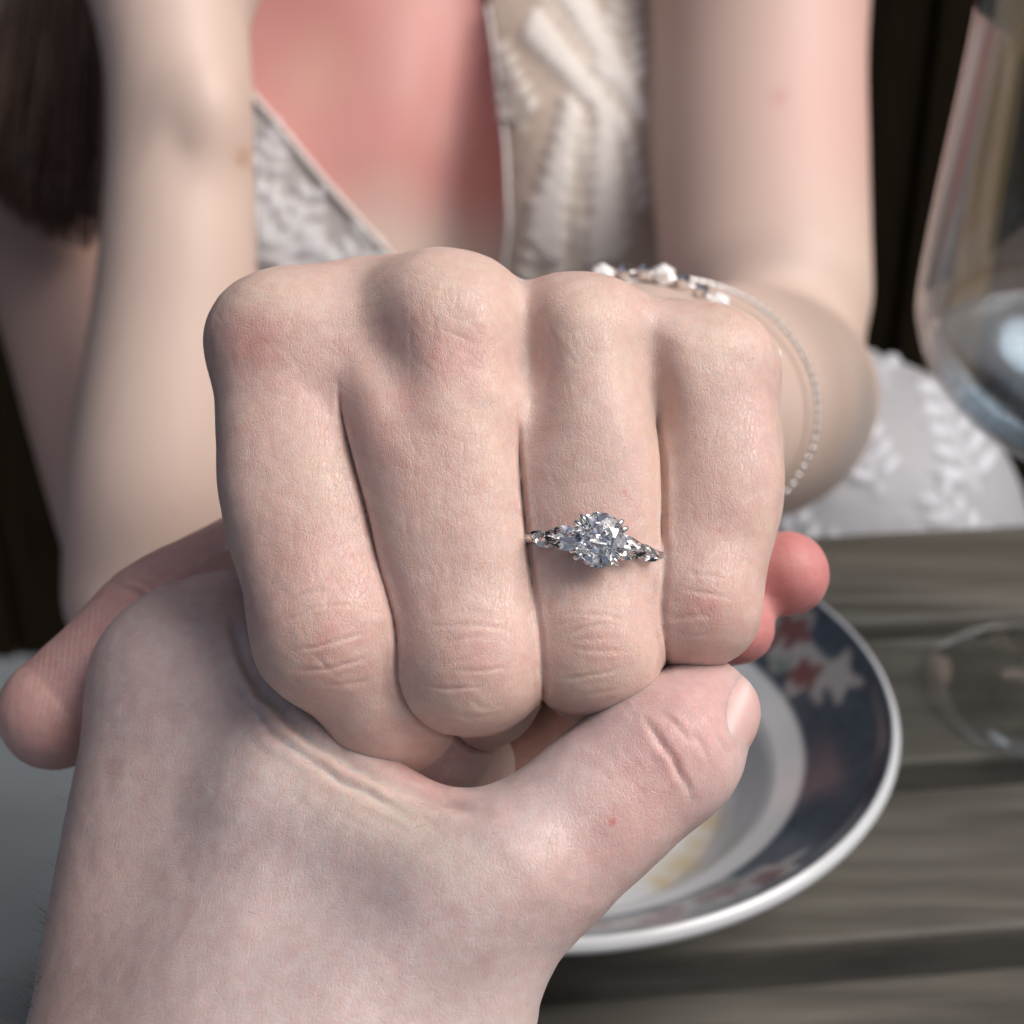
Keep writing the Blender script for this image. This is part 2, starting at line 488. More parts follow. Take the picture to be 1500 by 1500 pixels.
wall = empty('board_wall', (0.0, 1.5, 0.0))
tag(wall, 'very dark brown wall of upright boards behind the person in the dress', 'wall')
x = -2.4; k = 0
while x < 2.4:
    wd = .14
    v, f = box(x + wd / 2, 1.50 + .006 * (k % 2), 1.35, wd - .006, .03, 2.7, bev=.003)
    mesh_obj('board', v, f, M_WALL, wall, smooth=False); x += wd; k += 1
v, f = box(0, 1.54, 1.35, 4.9, .03, 2.7); mesh_obj('backing', v, f, M_WALL, wall, smooth=False)
for k in range(9):                                # unseen side boards, added to hold back sky light from the left
    v, f = box(-1.45 - .006 * (k % 2), 1.41 - .14 * k, 1.35, .03, .134, 2.7, bev=.003); mesh_obj('board', v, f, M_WALL, wall, smooth=False)
v, f = box(-1.50, .85, 1.35, .03, 1.3, 2.7); mesh_obj('backing', v, f, M_WALL, wall, smooth=False)

# golden post: stands behind the glass, seen between (1410,0) and (1480,780)
pw = to_world(C(1440, 200, 1250))
v1 = box(pw[0], pw[1], 1.2, .03, .05, 2.4, bev=.003)
post = mesh_obj('wooden_post', *v1, M_POST, smooth=False)
tag(post, 'narrow golden brown upright wooden post seen behind the wine glass', 'post')

# ------------------------------------------------------------------ table
TA = math.radians(6.0)
tdir = np.array([math.cos(TA), math.sin(TA)]); tnor = np.array([-math.sin(TA), math.cos(TA)])
O2 = np.array([-0.113, 0.2565])                 # a point on the table's end
def T(u, v): return O2 + tdir * u + tnor * v
table = empty('slatted_table', (*T(.45, .0), 0.0))
tag(table, 'weathered grey brown wooden slatted table under the patterned bowl', 'table')
TL = 0.95
slats = [(-.225, -.16), (-.150, -.085), (-.075, -.006), (.006, .062), (.0735, .138), (.147, .2065)]
for (a, b_) in slats:
    c = T(TL / 2, (a + b_) / 2)
    v, f = box(c[0], c[1], TABLE_Z - .009, TL, b_ - a, .018, rz=TA, bev=.0025)
    mesh_obj('slat', v, f, M_SLAT, table, smooth=False)
for u in (.12, TL - .12):
    c = T(u, -.01); v, f = box(c[0], c[1], TABLE_Z - .018 - .0245, .035, .42, .05, rz=TA, bev=.003)
    mesh_obj('rail', v, f, M_SLAT, table, smooth=False)
    for vv in (-.17, .15):
        c = T(u, vv); v, f = box(c[0], c[1], (TABLE_Z - .06) / 2, .034, .034, TABLE_Z - .06, rz=TA, bev=.003)
        mesh_obj('leg', v, f, M_SLAT, table, smooth=False)

# ------------------------------------------------------------------ bowl
bc = np.array([.0080, .3300, TABLE_Z])
def bowl():
    R = .0897; H = .044
    inner = [(0.0, .0075), (.02, .0075), (.04, .0078), (.047, .0088), (.0515, .012), (.0555, .0175), (.0585, .0225), (.0605, .0245), (.063, .026),
             (.070, .0305), (.078, .0362), (.084, .0405), (R - .0030, H - .0007), (R - .0018, H + .0002), (R - .0006, H - .0006), (R, H - .002)]
    outer = [(R - .0008, H - .004), (.082, .034), (.07, .022), (.055, .009), (.045, .004), (.04, .0035), (.039, .0005), (.036, .0), (.034, .003), (.0, .003)]
    prof = []
    for (a, b_) in zip(inner[:-1], inner[1:]):
        for j in range(4):
            t = j / 4; prof.append((a[0] + (b_[0]-a[0])*t, a[1] + (b_[1]-a[1])*t))
    prof.append(inner[-1]); ni = len(prof); prof += outer
    seg = 420
    V, Fc = lathe([(r * 1.030, z) for r, z in prof], seg, bc)
    rr = np.repeat([p[0] for p in prof], seg); th = np.tile(np.arange(seg) * 2 * math.pi / seg, len(prof))
    ins = np.repeat(np.arange(len(prof)) < ni, seg)
    white = np.array([.50, .525, .55]); navy = np.array([.036, .052, .074]); red = np.array([.125, .055, .058]); cream = np.array([.25, .245, .25])
    green = np.array([.12, .16, .15])
    col = np.tile(white, (len(V), 1))
    band = sstep(.0665, .0672, rr) * (1 - sstep(.0874, .0879, rr)) * ins
    nz = vnoise(np.stack([th * 60, rr * 900, 0 * rr], 1), 1.3, 3)
    col = col * (1 - band[:, None]) + (navy * (1 + .35 * nz[:, None])) * band[:, None]
    # floral sprays printed on the band, repeated round the bowl
    def blob(t0, r0, rt, rr_, wob=.25, seed=0):
        dt = ((th - t0 + math.pi) % (2*math.pi) - math.pi) * .074; dr = rr - r0
        an = np.arctan2(dr / rr_, dt / rt); q = np.hypot(dt / rt, dr / rr_) * (1 + wob * np.cos(5 * an + seed))
        return 1 - sstep(.8, 1.05, q)
    for c0 in (.5, 1.9, 3.2, 4.1, 5.05):
        pale = np.zeros(len(V)); rd = np.zeros(len(V)); gr = np.zeros(len(V))
        for (dt, r0, a_, b_, s) in [(-.20, .0745, .011, .005, 0), (0, .077, .013, .0065, 1), (.2, .0735, .012, .005, 2), (.34, .079, .009, .0045, 3), (-.32, .080, .008, .0045, 4)]:
            pale = np.maximum(pale, blob(c0 + dt, r0, a_, b_, .3, s))
        for (dt, r0, a_, b_, s) in [(-.22, .0745, .0055, .0038, 0), (-.02, .0795, .006, .004, 1), (.03, .0735, .004, .003, 5), (.2, .074, .0065, .004, 2), (.33, .079, .004, .003, 3)]:
            rd = np.maximum(rd, blob(c0 + dt, r0, a_, b_, .2, s))
        for (dt, r0, a_, b_, s) in [(-.1, .072, .004, .002, 0), (.11, .0795, .004, .0025, 1), (.27, .071, .004, .002, 5)]:
            gr = np.maximum(gr, blob(c0 + dt, r0, a_, b_, .2, s))
        for mk, cc in ((pale, cream), (gr, green), (rd, red)):
            mk = (mk * band)[:, None]; col = col * (1 - mk) + cc * mk
    # sauce stains on the well
    P2 = V - bc
    st = np.zeros(len(V))
    for (sx, sy, r_) in [(.045, -.012, .005), (.036, -.028, .006), (.03, -.035, .004), (.02, -.03, .005), (.0, -.04, .006), (.041, -.02, .004), (-.02, -.03, .008), (.027, -.019, .003)]:
        q = np.hypot(P2[:, 0] - sx, P2[:, 1] - sy) / r_ + .5 * vnoise(P2 * 1000, 4, 5)
        st = np.maximum(st, .75 * np.exp(-q * q))
    st = st * ins * (rr < .06)
    col = col * (1 - st[:, None]) + np.array([.42, .33, .16]) * st[:, None]
    m, t, b = new_mat('glazed_ceramic')
    at = N_(t, 'ShaderNodeAttribute', attribute_name='tint'); t.links.new(at.outputs['Color'], b.inputs['Base Color'])
    b.inputs['Roughness'].default_value = .16
    o = mesh_obj('bowl', V, Fc, m, colors={'tint': col})
    return tag(o, 'white ceramic bowl with navy band and red flowers on the slatted table', 'bowl')
bowl()

# ------------------------------------------------------------------ wine glass
gf = to_world(C(1545, 1020, 474)); gx, gy = gf[0], gf[1]; gz = TABLE_Z
def wine_glass():
    root = empty('wine_glass', (gx, gy, gz))
    tag(root, 'stemmed wine glass with a little clear water standing beside the bowl', 'glass')
    foot = [(0.0, .0005), (.030, .0005), (.0385, .0007), (.0398, .0014), (.0392, .0022), (.030, .0034), (.018, .0050), (.009, .0075), (.005, .013), (.0040, .025), (.0036, .045), (.0037, .060), (.0045, .072)]
    outer = [(.0070, .079), (.018, .0835), (.032, .090), (.044, .0985), (.0525, .109), (.0568, .120), (.0576, .128), (.0572, .140), (.0560, .160), (.0545, .180), (.0530, .203)]
    th = .0013
    rim = [(.0528, .2042), (.0524, .2046), (.0519, .2042)]
    inner = [(r - th if z > .09 else r - th * 1.1, z + (.0006 if z > .11 else .0016)) for r, z in outer[::-1]]
    inner = [(max(r, 0), z) for r, z in inner] + [(.0, .0812)]
    def dense(p, n=4): return [tuple(q) for q in spline(p, n)]
    v, f = lathe(foot, 96, (gx, gy, gz)); ft = mesh_obj('foot_and_stem', v, f, M_FOOT, root)
    v, f = lathe([(0.0, .0725), (.0045, .0722)] + dense(outer, 4) + rim + dense(inner[:-1], 4) + [(.0, .0812)], 128, (gx, gy, gz))
    mesh_obj('glass_bowl', v, f, M_THIN, root)
    wat = [(0.0, .0806)] + [(r - th * .6, z + .0005) for r, z in outer[:5]]
    top = .114
    wat += [(.0542 - th * .6, top), (.050, top - .0002), (.0, top - .0003)]
    v, f = lathe(dense(wat[:6], 4) + wat[6:], 96, (gx, gy, gz))
    water = mesh_obj('water', v, f, M_CLEAR, root)
wine_glass()

# ------------------------------------------------------------------ the fist (fine part of the seated person's body)
IDX = [(422, 519, 224, 9.2), (422, 625, 220, 9.1), (441, 745, 217, 9.8), (489, 925, 213.5, 9.3)]
IDX2 = [(487, 925, 213.5, 9.6), (570, 1030, 217, 8.7), (640, 1090, 228, 7.8), (690, 1120, 246, 7.0)]
MID = [(645, 495, 222, 10.4), (634, 610, 218, 11.3), (656, 760, 215, 10.4), (692, 968, 211.5, 9.2)]
MID2 = [(692, 968, 211.5, 9.2), (706, 1010, 224, 8.0), (700, 1000, 246, 7.5)]
RNG = [(850, 520, 222, 9.7), (861, 620, 218, 9.9), (861, 745, 215.5, 9.4), (867, 950, 212.5, 8.3)]
RNG2 = [(867, 950, 212.5, 8.3), (868, 980, 226, 7.6), (860, 950, 246, 7)]
PNK = [(1020, 560, 225, 9.1), (1042, 655, 221, 8.9), (1044, 745, 218.5, 8.7), (1018, 888, 216, 7.7)]
PNK2 = [(1018, 888, 216, 7.7), (995, 912, 226, 7.0), (970, 890, 246, 6.5)]
THB = [(420, 800, 268, 10), (345, 838, 262, 9.4), (228, 900, 252, 9.2), (150, 985, 248, 9.6), (82, 1043, 247, 9.3)]

def fist_parts(P):
    p = .32
    a = smin(limb(P, IDX, p, 1.13), chain(P, IDX2, 3), 4)
    b = smin(limb(P, MID, p, 1.13), chain(P, MID2, 3), 3)
    c = smin(limb(P, RNG, p, 1.13), chain(P, RNG2, 3), 3)
    d = smin(limb(P, PNK, p, 1.13), chain(P, PNK2, 3), 3)
    return a, b, c, d

def hand_back(P):
    m = chain(P, [(426, 525, 226, 9.3), (620, 590, 256, 12), (830, 600, 292, 14)], 6)
    m = smin(m, chain(P, [(645, 502, 224, 10), (760, 540, 256, 12), (870, 578, 292, 15)], 6), 9)
    m = smin(m, chain(P, [(850, 530, 224, 9.5), (905, 555, 256, 11.5), (915, 582, 292, 15)], 6), 9)
    m = smin(m, chain(P, [(1020, 570, 227, 9), (1000, 585, 256, 11), (970, 600, 292, 14)], 6), 9)
    # skin bridging the knuckles
    m = smin(m, chain(P, [(436, 499, 228.5, 9.7), (540, 489, 229, 10.2), (640, 488, 227, 10.2), (850, 512, 227.5, 9.4), (1020, 548, 229, 9.0)], 6), 5)
    # palm, heel of the hand, ball of the thumb
    m = smin(m, chain(P, [(520, 800, 252, 15), (930, 790, 252, 14)], 6), 8)
    m = smin(m, chain(P, [(1046, 655, 258, 11.6), (960, 640, 292, 14)], 6), 6)
    m = smin(m, chain(P, [(860, 640, 292, 16), (600, 760, 268, 14), (420, 800, 268, 10)], 6), 8)
    return m

def fist_sdf(P):
    px, py = proj(P)
    a, b, c, d = fist_parts(P)
    m = a
    for (l, r, web, k0) in ((a, b, 615, 9), (b, c, 660, 9), (c, d, 640, 9)):
        t = sstep(web - 100, web + 10, py)
        k = k0 + (2.6 - k0) * t
        g = .9 * np.exp(-((l - r) / .45) ** 2) * sstep(web - 75, web + 60, py)
        h = np.maximum(k - np.abs(m - r), 0) / k
        m = np.minimum(m, r) - h * h * k * .25 + g * np.exp(-(np.maximum(np.abs(l), np.abs(r)) / 5) ** 2)
    m = smin(m, hand_back(P), 4.0)
    # knuckle heads
    for (x, y, dd, r) in ((414, 489, 221.4, 7.8), (650, 478, 218.0, 8.4), (862, 505, 219.6, 7.0), (1042, 538, 223, 6.8)):
        m = smin(m, ball(P, x, y, dd, r * 1.1, r, r * .9), 7)
    # hollows between the knuckles
    m = m + 1.9 * gauss(px, py, 572, 525, 28, 72, -.32) + 2.7 * gauss(px, py, 778, 520, 26, 80, -.12) + 2.6 * gauss(px, py, 955, 562, 26, 75, -.18)
    # slight extra swell at the finger joints
    for (x, y, dd, r) in ((478, 910, 212.5, 9.0), (690, 955, 210.5, 8.7), (865, 935, 211.5, 8.0), (1020, 872, 214.5, 7.4)):
        m = smin(m, ball(P, x, y, dd, r, r * 1.1, r), 4)
    th = limb(P, THB)
    m = smin(m, th, 4)
    return m

CUT = 262.0
def fist_fine(P): return np.maximum(fist_sdf(P), -P[:, 2] - CUT)

FV, FQ, FN = polygonise(fist_fine, (-90, -50, -CUT - 1), (54, 40, -197), .32)
cutm = FV[:, 2] > -CUT + .3
FV, FQ, FN = keep(FV, FQ, FN, cutm)

def crease_set(V, N, lines, zmax=None):
    """lines: (depth mm, half width px, [(px,py)...]); returns inward displacement"""
    px, py = proj(V); disp = np.zeros(len(V))
    jx = vnoise(V, 2.2, 11) * 3.0; jy = vnoise(V, 2.2, 12) * 3.0
    front = N[:, 2] > .05
    for dep, wdt, poly in lines:
        lo = np.min(poly, 0) - 70; hi = np.max(poly, 0) + 70
        s = np.where((px > lo[0]) & (px < hi[0]) & (py > lo[1]) & (py < hi[1]) & front)[0]
        if not len(s): continue
        q = seg_dist(px[s] + jx[s], py[s] + jy[s], poly)
        # fade towards the ends
        e = np.minimum(np.hypot(px[s]-poly[0][0], py[s]-poly[0][1]), np.hypot(px[s]-poly[-1][0], py[s]-poly[-1][1]))
        disp[s] += dep * np.exp(-(q / wdt) ** 2) * sstep(0, 22 + wdt * 5, e) - dep * .35 * np.exp(-((q - 2.4*wdt) / (1.6*wdt)) ** 2) * sstep(0, 22 + wdt * 5, e)
    return disp

def arc(x0, y0, x1, y1, sag, n=6):
    t = np.linspace(0, 1, n); return [(x0 + (x1-x0)*u + 0, y0 + (y1-y0)*u + sag*4*u*(1-u)) for u in t]

rs = np.random.RandomState(3)
LN = []
# index joint folds
for (x0, y0, x1, y1, s, dp) in [(385, 895, 520, 872, -14, .14), (392, 925, 560, 880, -12, .12), (398, 955, 560, 930, -2, .20), (415, 985, 580, 955, 8, .16), (430, 1003, 590, 985, 10, .10), (440, 868, 550, 860, -10, .1),
                             # middle joint folds
                             (603, 925, 760, 920, -8, .12), (608, 950, 765, 935, -8, .13), (605, 978, 770, 958, -4, .13), (603, 1003, 735, 1008, 4, .2), (640, 975, 760, 980, 3, .12), (615, 1040, 770, 1035, 14, .10), (640, 905, 740, 900, -6, .08),
                             # ring joint folds
                             (795, 925, 940, 921, -4, .14), (795, 952, 945, 948, 4, .12), (800, 905, 935, 902, -4, .08), (800, 985, 940, 982, 6, .16), (815, 1010, 930, 1005, 10, .10), (810, 938, 930, 934, 0, .08),
                             # little finger folds
                             (975, 870, 1090, 868, 0, .12), (965, 900, 1085, 900, 2, .12), (985, 925, 1075, 925, 6, .12), (1000, 888, 1070, 890, 2, .12), (980, 845, 1095, 842, -2, .08), (985, 945, 1050, 943, 6, .08)]:
    w0 = x1 - x0; a0 = rs.uniform(0, .22) * w0; a1 = rs.uniform(0, .28) * w0; tl = rs.uniform(-9, 9)
    LN.append((dp * rs.uniform(.55, 1.1), rs.uniform(2.2, 3.4), arc(x0 + a0, y0 - tl, x1 - a1, y1 + tl, s)))
    for _ in range(3):
        cx_, cy_ = rs.uniform(x0, x1), (y0 + y1) / 2 + s * .7 + rs.uniform(-14, 14); an = rs.uniform(-1.1, 1.1) + (math.pi / 2 if rs.rand() < .35 else 0); l = rs.uniform(8, 24)
        LN.append((rs.uniform(.03, .08), 2.4, [(cx_ - math.cos(an)*l, cy_ - math.sin(an)*l), (cx_ + 3, cy_), (cx_ + math.cos(an)*l, cy_ + math.sin(an)*l)]))
LN += [(.14, 3.2, [(455, 950), (475, 975), (500, 992)]), (.12, 3.2, [(680, 1015), (700, 1035), (718, 1040), (735, 1028)]), (.1, 3, [(660, 985), (668, 1015)]),
       (.1, 3, [(440, 915), (448, 950)]), (.1, 3, [(850, 935), (858, 975)]), (.1, 3, [(880, 955), (905, 985)]), (.1, 3, [(1010, 875), (1030, 900), (1050, 910)])]
# knuckle wrinkles
for (cx, cy, sx, sy, n, ang, dp) in [(375, 495, 55, 60, 10, 1.2, .09), (650, 490, 60, 70, 22, 1.3, .09), (665, 505, 35, 35, 10, .3, .08), (850, 520, 60, 60, 10, 1.2, .06), (1040, 560, 50, 60, 8, 1.4, .05), (600, 430, 50, 25, 6, .2, .06), (450, 520, 60, 70, 9, .75, .07)]:
    for _ in range(n):
        x, y = cx + rs.uniform(-sx, sx), cy + rs.uniform(-sy, sy); an = ang + rs.normal(0, .35); l = rs.uniform(18, 42)
        dx, dy = math.cos(an) * l, math.sin(an) * l
        LN.append((dp * rs.uniform(.3, .75), 2.4, [(x-dx, y-dy), (x, y + rs.uniform(-4, 4)), (x+dx, y+dy)]))
# lengthwise lines over the phalanges and short cross lines
for (xa, ya, xb, yb, hw, n) in [(425, 640, 470, 870, 85, 42), (655, 620, 685, 900, 80, 46), (860, 620, 866, 890, 70, 30), (1050, 640, 1035, 860, 62, 20)]:
    for _ in range(n):
        t = rs.uniform(0, 1); o_ = rs.uniform(-hw, hw); x = xa + (xb-xa)*t + o_; y = ya + (yb-ya)*t
        l = rs.uniform(14, 34); an = math.pi/2 - math.atan2(xb-xa, yb-ya) + rs.normal(0, .25)
        LN.append((rs.uniform(.03, .06), 2.6, [(x - math.cos(an)*l, y - math.sin(an)*l), (x, y), (x + math.cos(an)*l, y + math.sin(an)*l)]))
near = FV[:, 2] > -236
disp = crease_set(FV, FN, LN) * near
# thumb IP fold
disp += crease_set(FV, FN, [(.5, 5, [(150, 850), (205, 868), (222, 905)]), (.3, 5, [(190, 835), (225, 858), (235, 885)])])
# fingerprint ridges on the thumb pad
px, py = proj(FV)
ridge_m = sstep(20, 60, px) * sstep(860, 900, py) * (1 - sstep(1040, 1090, py)) * (px < 240) * (FV[:, 2] < -236)
rc = (px * .98 + (py - 950) * .22 + 8 * np.sin(py / 60))
disp += .05 * np.sin(rc / 8.5 * 2 * math.pi) * ridge_m * sstep(.1, .5, FN[:, 2])
# low relief unevenness
disp += .10 * vnoise(FV, 4.5, 21) + .05 * vnoise(FV, 1.7, 22)
FV = FV - disp[:, None] * FN

SK = np.array([.63, .482, .428])
def mixc(col, m, c): return col * (1 - m[:, None]) + np.array(c) * m[:, None]

def fist_tint(V):
    px, py = proj(V)
    col = np.tile(SK, (len(V), 1)) * (1 + .05 * vnoise(V, 9, 31)[:, None])
    col = mixc(col, .5 * np.clip(vnoise(V, 6, 32), 0, 1), (.60, .405, .37))
    col = mixc(col, .35 * np.clip(vnoise(V, 8, 35), 0, 1), (.64, .53, .42))
    pink = np.zeros(len(V))
    for (x, y, sx, sy, a, w_) in [(365, 500, 40, 38, 0, .5), (655, 510, 48, 36, .3, .5), (600, 590, 25, 30, 0, .35), (470, 920, 60, 45, .4, .35), (690, 960, 60, 40, 0, .25),
                                (1036, 888, 28, 14, .2, .6), (1045, 900, 50, 40, 0, .3), (868, 950, 45, 40, 0, .2), (430, 830, 50, 60, 0, .22), (560, 640, 30, 60, -.5, .3), (1050, 760, 50, 90, 0, .22)]:
        pink = np.maximum(pink, w_ * gauss(px, py, x, y, sx, sy, a))
    pink = np.clip(pink * (1 + .55 * vnoise(V, 2.6, 33) + .4 * vnoise(V, 1.1, 34)), 0, 1)
    col = mixc(col, pink * (V[:, 2] > -236), (.60, .32, .29))
    # paler tint on the knuckle tops and finger ends
    pale = np.zeros(len(V))
    for (x, y, sx, sy) in [(390, 425, 45, 20), (655, 410, 28, 45), (860, 450, 30, 40), (1050, 500, 40, 30), (700, 1040, 45, 14), (850, 1000, 40, 14)]:
        pale = np.maximum(pale, .6 * gauss(px, py, x, y, sx, sy))
    col = mixc(col, pale * (V[:, 2] > -236), (.68, .56, .47))
    for (x, y, s_) in [(1055, 777, 3), (915, 720, 3)]:
        col = mixc(col, .5 * gauss(px, py, x, y, s_, s_) * (V[:, 2] > -236), (.55, .18, .16))
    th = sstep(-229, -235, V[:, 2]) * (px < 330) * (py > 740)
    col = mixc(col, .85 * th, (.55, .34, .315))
    # nails of the curled fingers
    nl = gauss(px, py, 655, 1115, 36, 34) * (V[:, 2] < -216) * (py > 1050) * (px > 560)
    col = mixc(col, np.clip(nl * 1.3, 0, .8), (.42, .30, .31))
    return col

# ------------------------------------------------------------------ rest of the seated person's body (coarse)
def torso_sdf(P):
    # leaning slightly forward; widths in mm
    q = P.copy()
    t = chain(P, [(540, -20, 760, 78), (560, 260, 770, 92), (600, 560, 790, 98), (640, 900, 840, 118)], 60)
    t2 = chain(P, [(250, -40, 745, 62), (300, 300, 775, 72), (420, 650, 800, 88)], 50)
    t3 = chain(P, [(830, -40, 745, 62), (820, 300, 770, 75), (800, 650, 800, 92)], 50)
    m = smin(smin(t, t2, 50), t3, 50)
    m = smin(m, chain(P, [(80, -150, 740, 52), (540, -190, 755, 60), (1050, -150, 735, 50)], 30), 45)   # shoulders
    # bust
    m = smin(m, ball(P, 330, 330, 705, 62, 66, 52), 35)
    m = smin(m, ball(P, 855, 290, 702, 60, 70, 52), 30)
    px, py = proj(P)
    return m + 13 * gauss(px, py, 668, 260, 46, 190, .06)

UA = [(1115, -190, 700, 54), (1112, 60, 665, 46.5), (1112, 230, 640, 45), (1122, 430, 600, 41)]
FA = [(1130, 560, 590, 35), (1124, 585, 540, 38.5), (1086, 592, 460, 36), (1030, 595, 390, 30.5), (965, 596, 340, 26), (910, 588, 300, 22)]
FR = [(212, 868, 512, 27), (232, 700, 505, 29.5), (258, 430, 508, 26.5), (264, 250, 512, 24.5), (262, 120, 515, 24.5), (250, 10, 521, 26), (252, -70, 524, 25)]
UR = [(222, 862, 530, 25), (165, 560, 600, 36), (105, 250, 680, 45), (80, -120, 735, 52)]
def limbs_sdf(P):
    # her left arm (holding out the fist)
    ua = limb(P, UA)
    fa = limb(P, FA)
    m = smin(ua, fa, 12)
    # her right arm, elbow on the table, hand raised towards the face
    fr = limb(P, FR)
    fr = smin(fr, ball(P, 296, 165, 495, 9, 12, 8), 12)
    px, py = proj(P)
    fr = fr + 1.8 * gauss(px, py, 260, 205, 15, 32)
    # back of the raised hand, fingers curling towards the face
    hnd = np.minimum(chain(P, [(205, -60, 522, 17), (210, -150, 520, 13)], 4), chain(P, [(300, -50, 524, 17), (310, -150, 522, 13)], 4))
    hnd = smin(hnd, chain(P, [(252, -40, 524, 20), (258, -150, 520, 15)], 4), 14)
    for i in range(4):
        hnd = smin(hnd, chain(P, [(196 + 42 * i, -155, 518, 10), (196 + 43 * i, -255 - 14 * (i in (1, 2)), 528, 8.8), (206 + 42 * i, -275, 566, 8), (214 + 41 * i, -215, 582, 7.2)], 3), 3)
    hnd = smin(hnd, chain(P, [(320, -30, 532, 14), (385, -110, 552, 10.5), (395, -200, 566, 8.5)], 4), 8)
    fr = smin(fr, hnd, 10)
    ur = limb(P, UR)
    m = np.minimum(m, smin(fr, ur, 7))
    return m

def head_sdf(P):
    m = chain(P, [(520, -150, 742, 56), (505, -420, 715, 52)], 30)
    m = smin(m, ball(P, 490, -720, 705, 74, 105, 92), 40)
    m = smin(m, ball(P, 478, -520, 660, 44, 36, 34), 30)
    m = smin(m, ball(P, 480, -690, 612, 11, 20, 13), 14)
    return m

def body_sdf(P):
    m = smin(torso_sdf(P), limbs_sdf(P), 14)
    m = smin(m, head_sdf(P), 30)
    hb = hand_back(P) + .5
    hb = smin(hb, chain(P, [(870, 580, 292, 15.5), (915, 588, 310, 21)], 8), 8)
    m = smin(m, hb, 9)
    m = smin(m, chain(P, [(650, 900, 850, 112), (500, 1000, 800, 80), (520, 1060, 690, 68)], 40), 40)    # thighs
    m = smin(m, chain(P, [(650, 900, 850, 112), (1180, 830, 830, 85), (1240, 840, 735, 74)], 40), 40)
    return np.maximum(m, P[:, 2] + 256)      # stop where the finely modelled fist takes over

BV, BQ, BN = polygonise(body_sdf, (-330, -215, -1010), (340, 560, -250), 3.4)
BV, BQ, BN = keep(BV, BQ, BN, BV[:, 2] < -257)

def body_tint(V):
    px, py = proj(V); d = -V[:, 2]
    col = np.tile(np.array([.56, .43, .365]), (len(V), 1)) * (1 + .04 * vnoise(V, 30, 41)[:, None])
    chest = (d > 600) & (px > 250) & (px < 900) & (py < 520)
    # sunburnt chest fading to pale below a neckline tan
    e = 285 + .30 * np.abs(px - 560) + 22 * vnoise(V, 26, 45)
    red = sstep(e + 75, e - 70, py) * chest * (1 + .12 * vnoise(V, 22, 46)) * .95
    col = mixc(col, .95 * red, (.55, .235, .215))
    col = mixc(col, .55 * red * np.clip(gauss(px, py, 460, 110, 26, 50, .3), 0, 1), (.62, .36, .28))
    # rosy outer upper arm
    col = mixc(col, .5 * ((px > 950) & (py < 420) & (d > 560)) * sstep(1000, 1230, px) * sstep(420, 150, py), (.62, .34, .31))
    fa = (px < 420) & (d < 560)
    col = mixc(col, .9 * gauss(px, py, 356, 231, 8, 8) * fa, (.38, .19, .11))
    col = mixc(col, .5 * gauss(px, py, 1142, 142, 9, 9) * (d > 560), (.5, .22, .2))
    col = mixc(col, .5 * fa * sstep(600, 900, py), (.55, .38, .33))
    ua = (px < 200) & (d > 540)
    col = mixc(col, .6 * ua, (.50, .30, .25))
    return col

def combine(parts):
    V, Q, n = [], [], 0
    for v, q in parts: V.append(v); Q.append(q + n); n += len(v)
    return np.concatenate(V), np.concatenate(Q)

PV, PQ = combine([(FV, FQ), (BV, BQ)])
relief = np.concatenate([np.ones(len(FV)), np.zeros(len(BV))])
tint = np.concatenate([fist_tint(FV), body_tint(BV)])
seat_base = to_world(C(640, 1000, 850))
person = mesh_obj('person', to_world(PV), PQ, M_SKIN, colors={'tint': tint}, vecs={'skin': PV}, floats={'relief': relief},
                  base=(seat_base[0], seat_base[1], .46))
def smooth_normals(o, n0, groups):
    """groups: list of (start, exact normals in camera axes) for the coarse parts; the rest keeps its own"""
    me = o.data; nn = np.empty(len(me.vertices) * 3, np.float32); me.vertex_normals.foreach_get('vector', nn); nn = nn.reshape(-1, 3)
    for st, N in groups: nn[st:st + len(N)] = N[:, :1] * R_RIGHT + N[:, 1:2] * R_UP + N[:, 2:3] * R_BACK
    me.normals_split_custom_set_from_vertices([tuple(x) for x in nn])
def average(N, Q, it):
    E = np.concatenate([Q[:, [0, 1]], Q[:, [1, 2]], Q[:, [2, 3]], Q[:, [3, 0]]]); n = len(N)
    for _ in range(it):
        A = N.copy()
        for k in range(3): A[:, k] += np.bincount(E[:, 0], N[E[:, 1], k], n) + np.bincount(E[:, 1], N[E[:, 0], k], n)
        N = A / (np.linalg.norm(A, axis=1, keepdims=True) + 1e-9)
    return N
smooth_normals(person, 0, [(len(FV), average(BN, BQ, 3))])
person.data.materials.append(M_SKIN_FAR)
mi = np.zeros(len(person.data.polygons), np.int32); mi[len(FQ):] = 1; person.data.polygons.foreach_set('material_index', mi)
tag(person, 'seated person in pale leaf patterned dress holding out a clenched fist wearing a diamond ring', 'person')

# ------------------------------------------------------------------ dress (clothing is part of the person)
def in_v(P):
    """signed distance (px-ish, negative inside) of the open neckline"""
    px, py = proj(P)
    right = np.interp(py, [-300, -60, 60, 220, 330, 420, 500], [640, 702, 722, 741, 745, 735, 715])
    left = np.interp(py, [-300, 40, 130, 270, 380, 440, 500], [20, 292, 362, 478, 576, 640, 715])
    return np.maximum(px - right, left - px)

def dress_sdf(P):
    px, py = proj(P)
    t = torso_sdf(P) - 4.0
    t = smin(t, chain(P, [(650, 900, 850, 122), (500, 1000, 800, 92), (520, 1060, 690, 80)], 40), 40)
    t = smin(t, chain(P, [(650, 900, 850, 122), (1130, 800, 800, 98), (1205, 800, 715, 92)], 40), 40)
    sc = 3.4
    v = -in_v(P) / sc
    v = np.where(py > 500, -9.0, v)
    t = smax(t, v, 2)
    # armholes and shoulder straps: nothing above the shoulders, nothing past the arms
    t = smax(t, (-py - 40) / sc, 4)
    return t

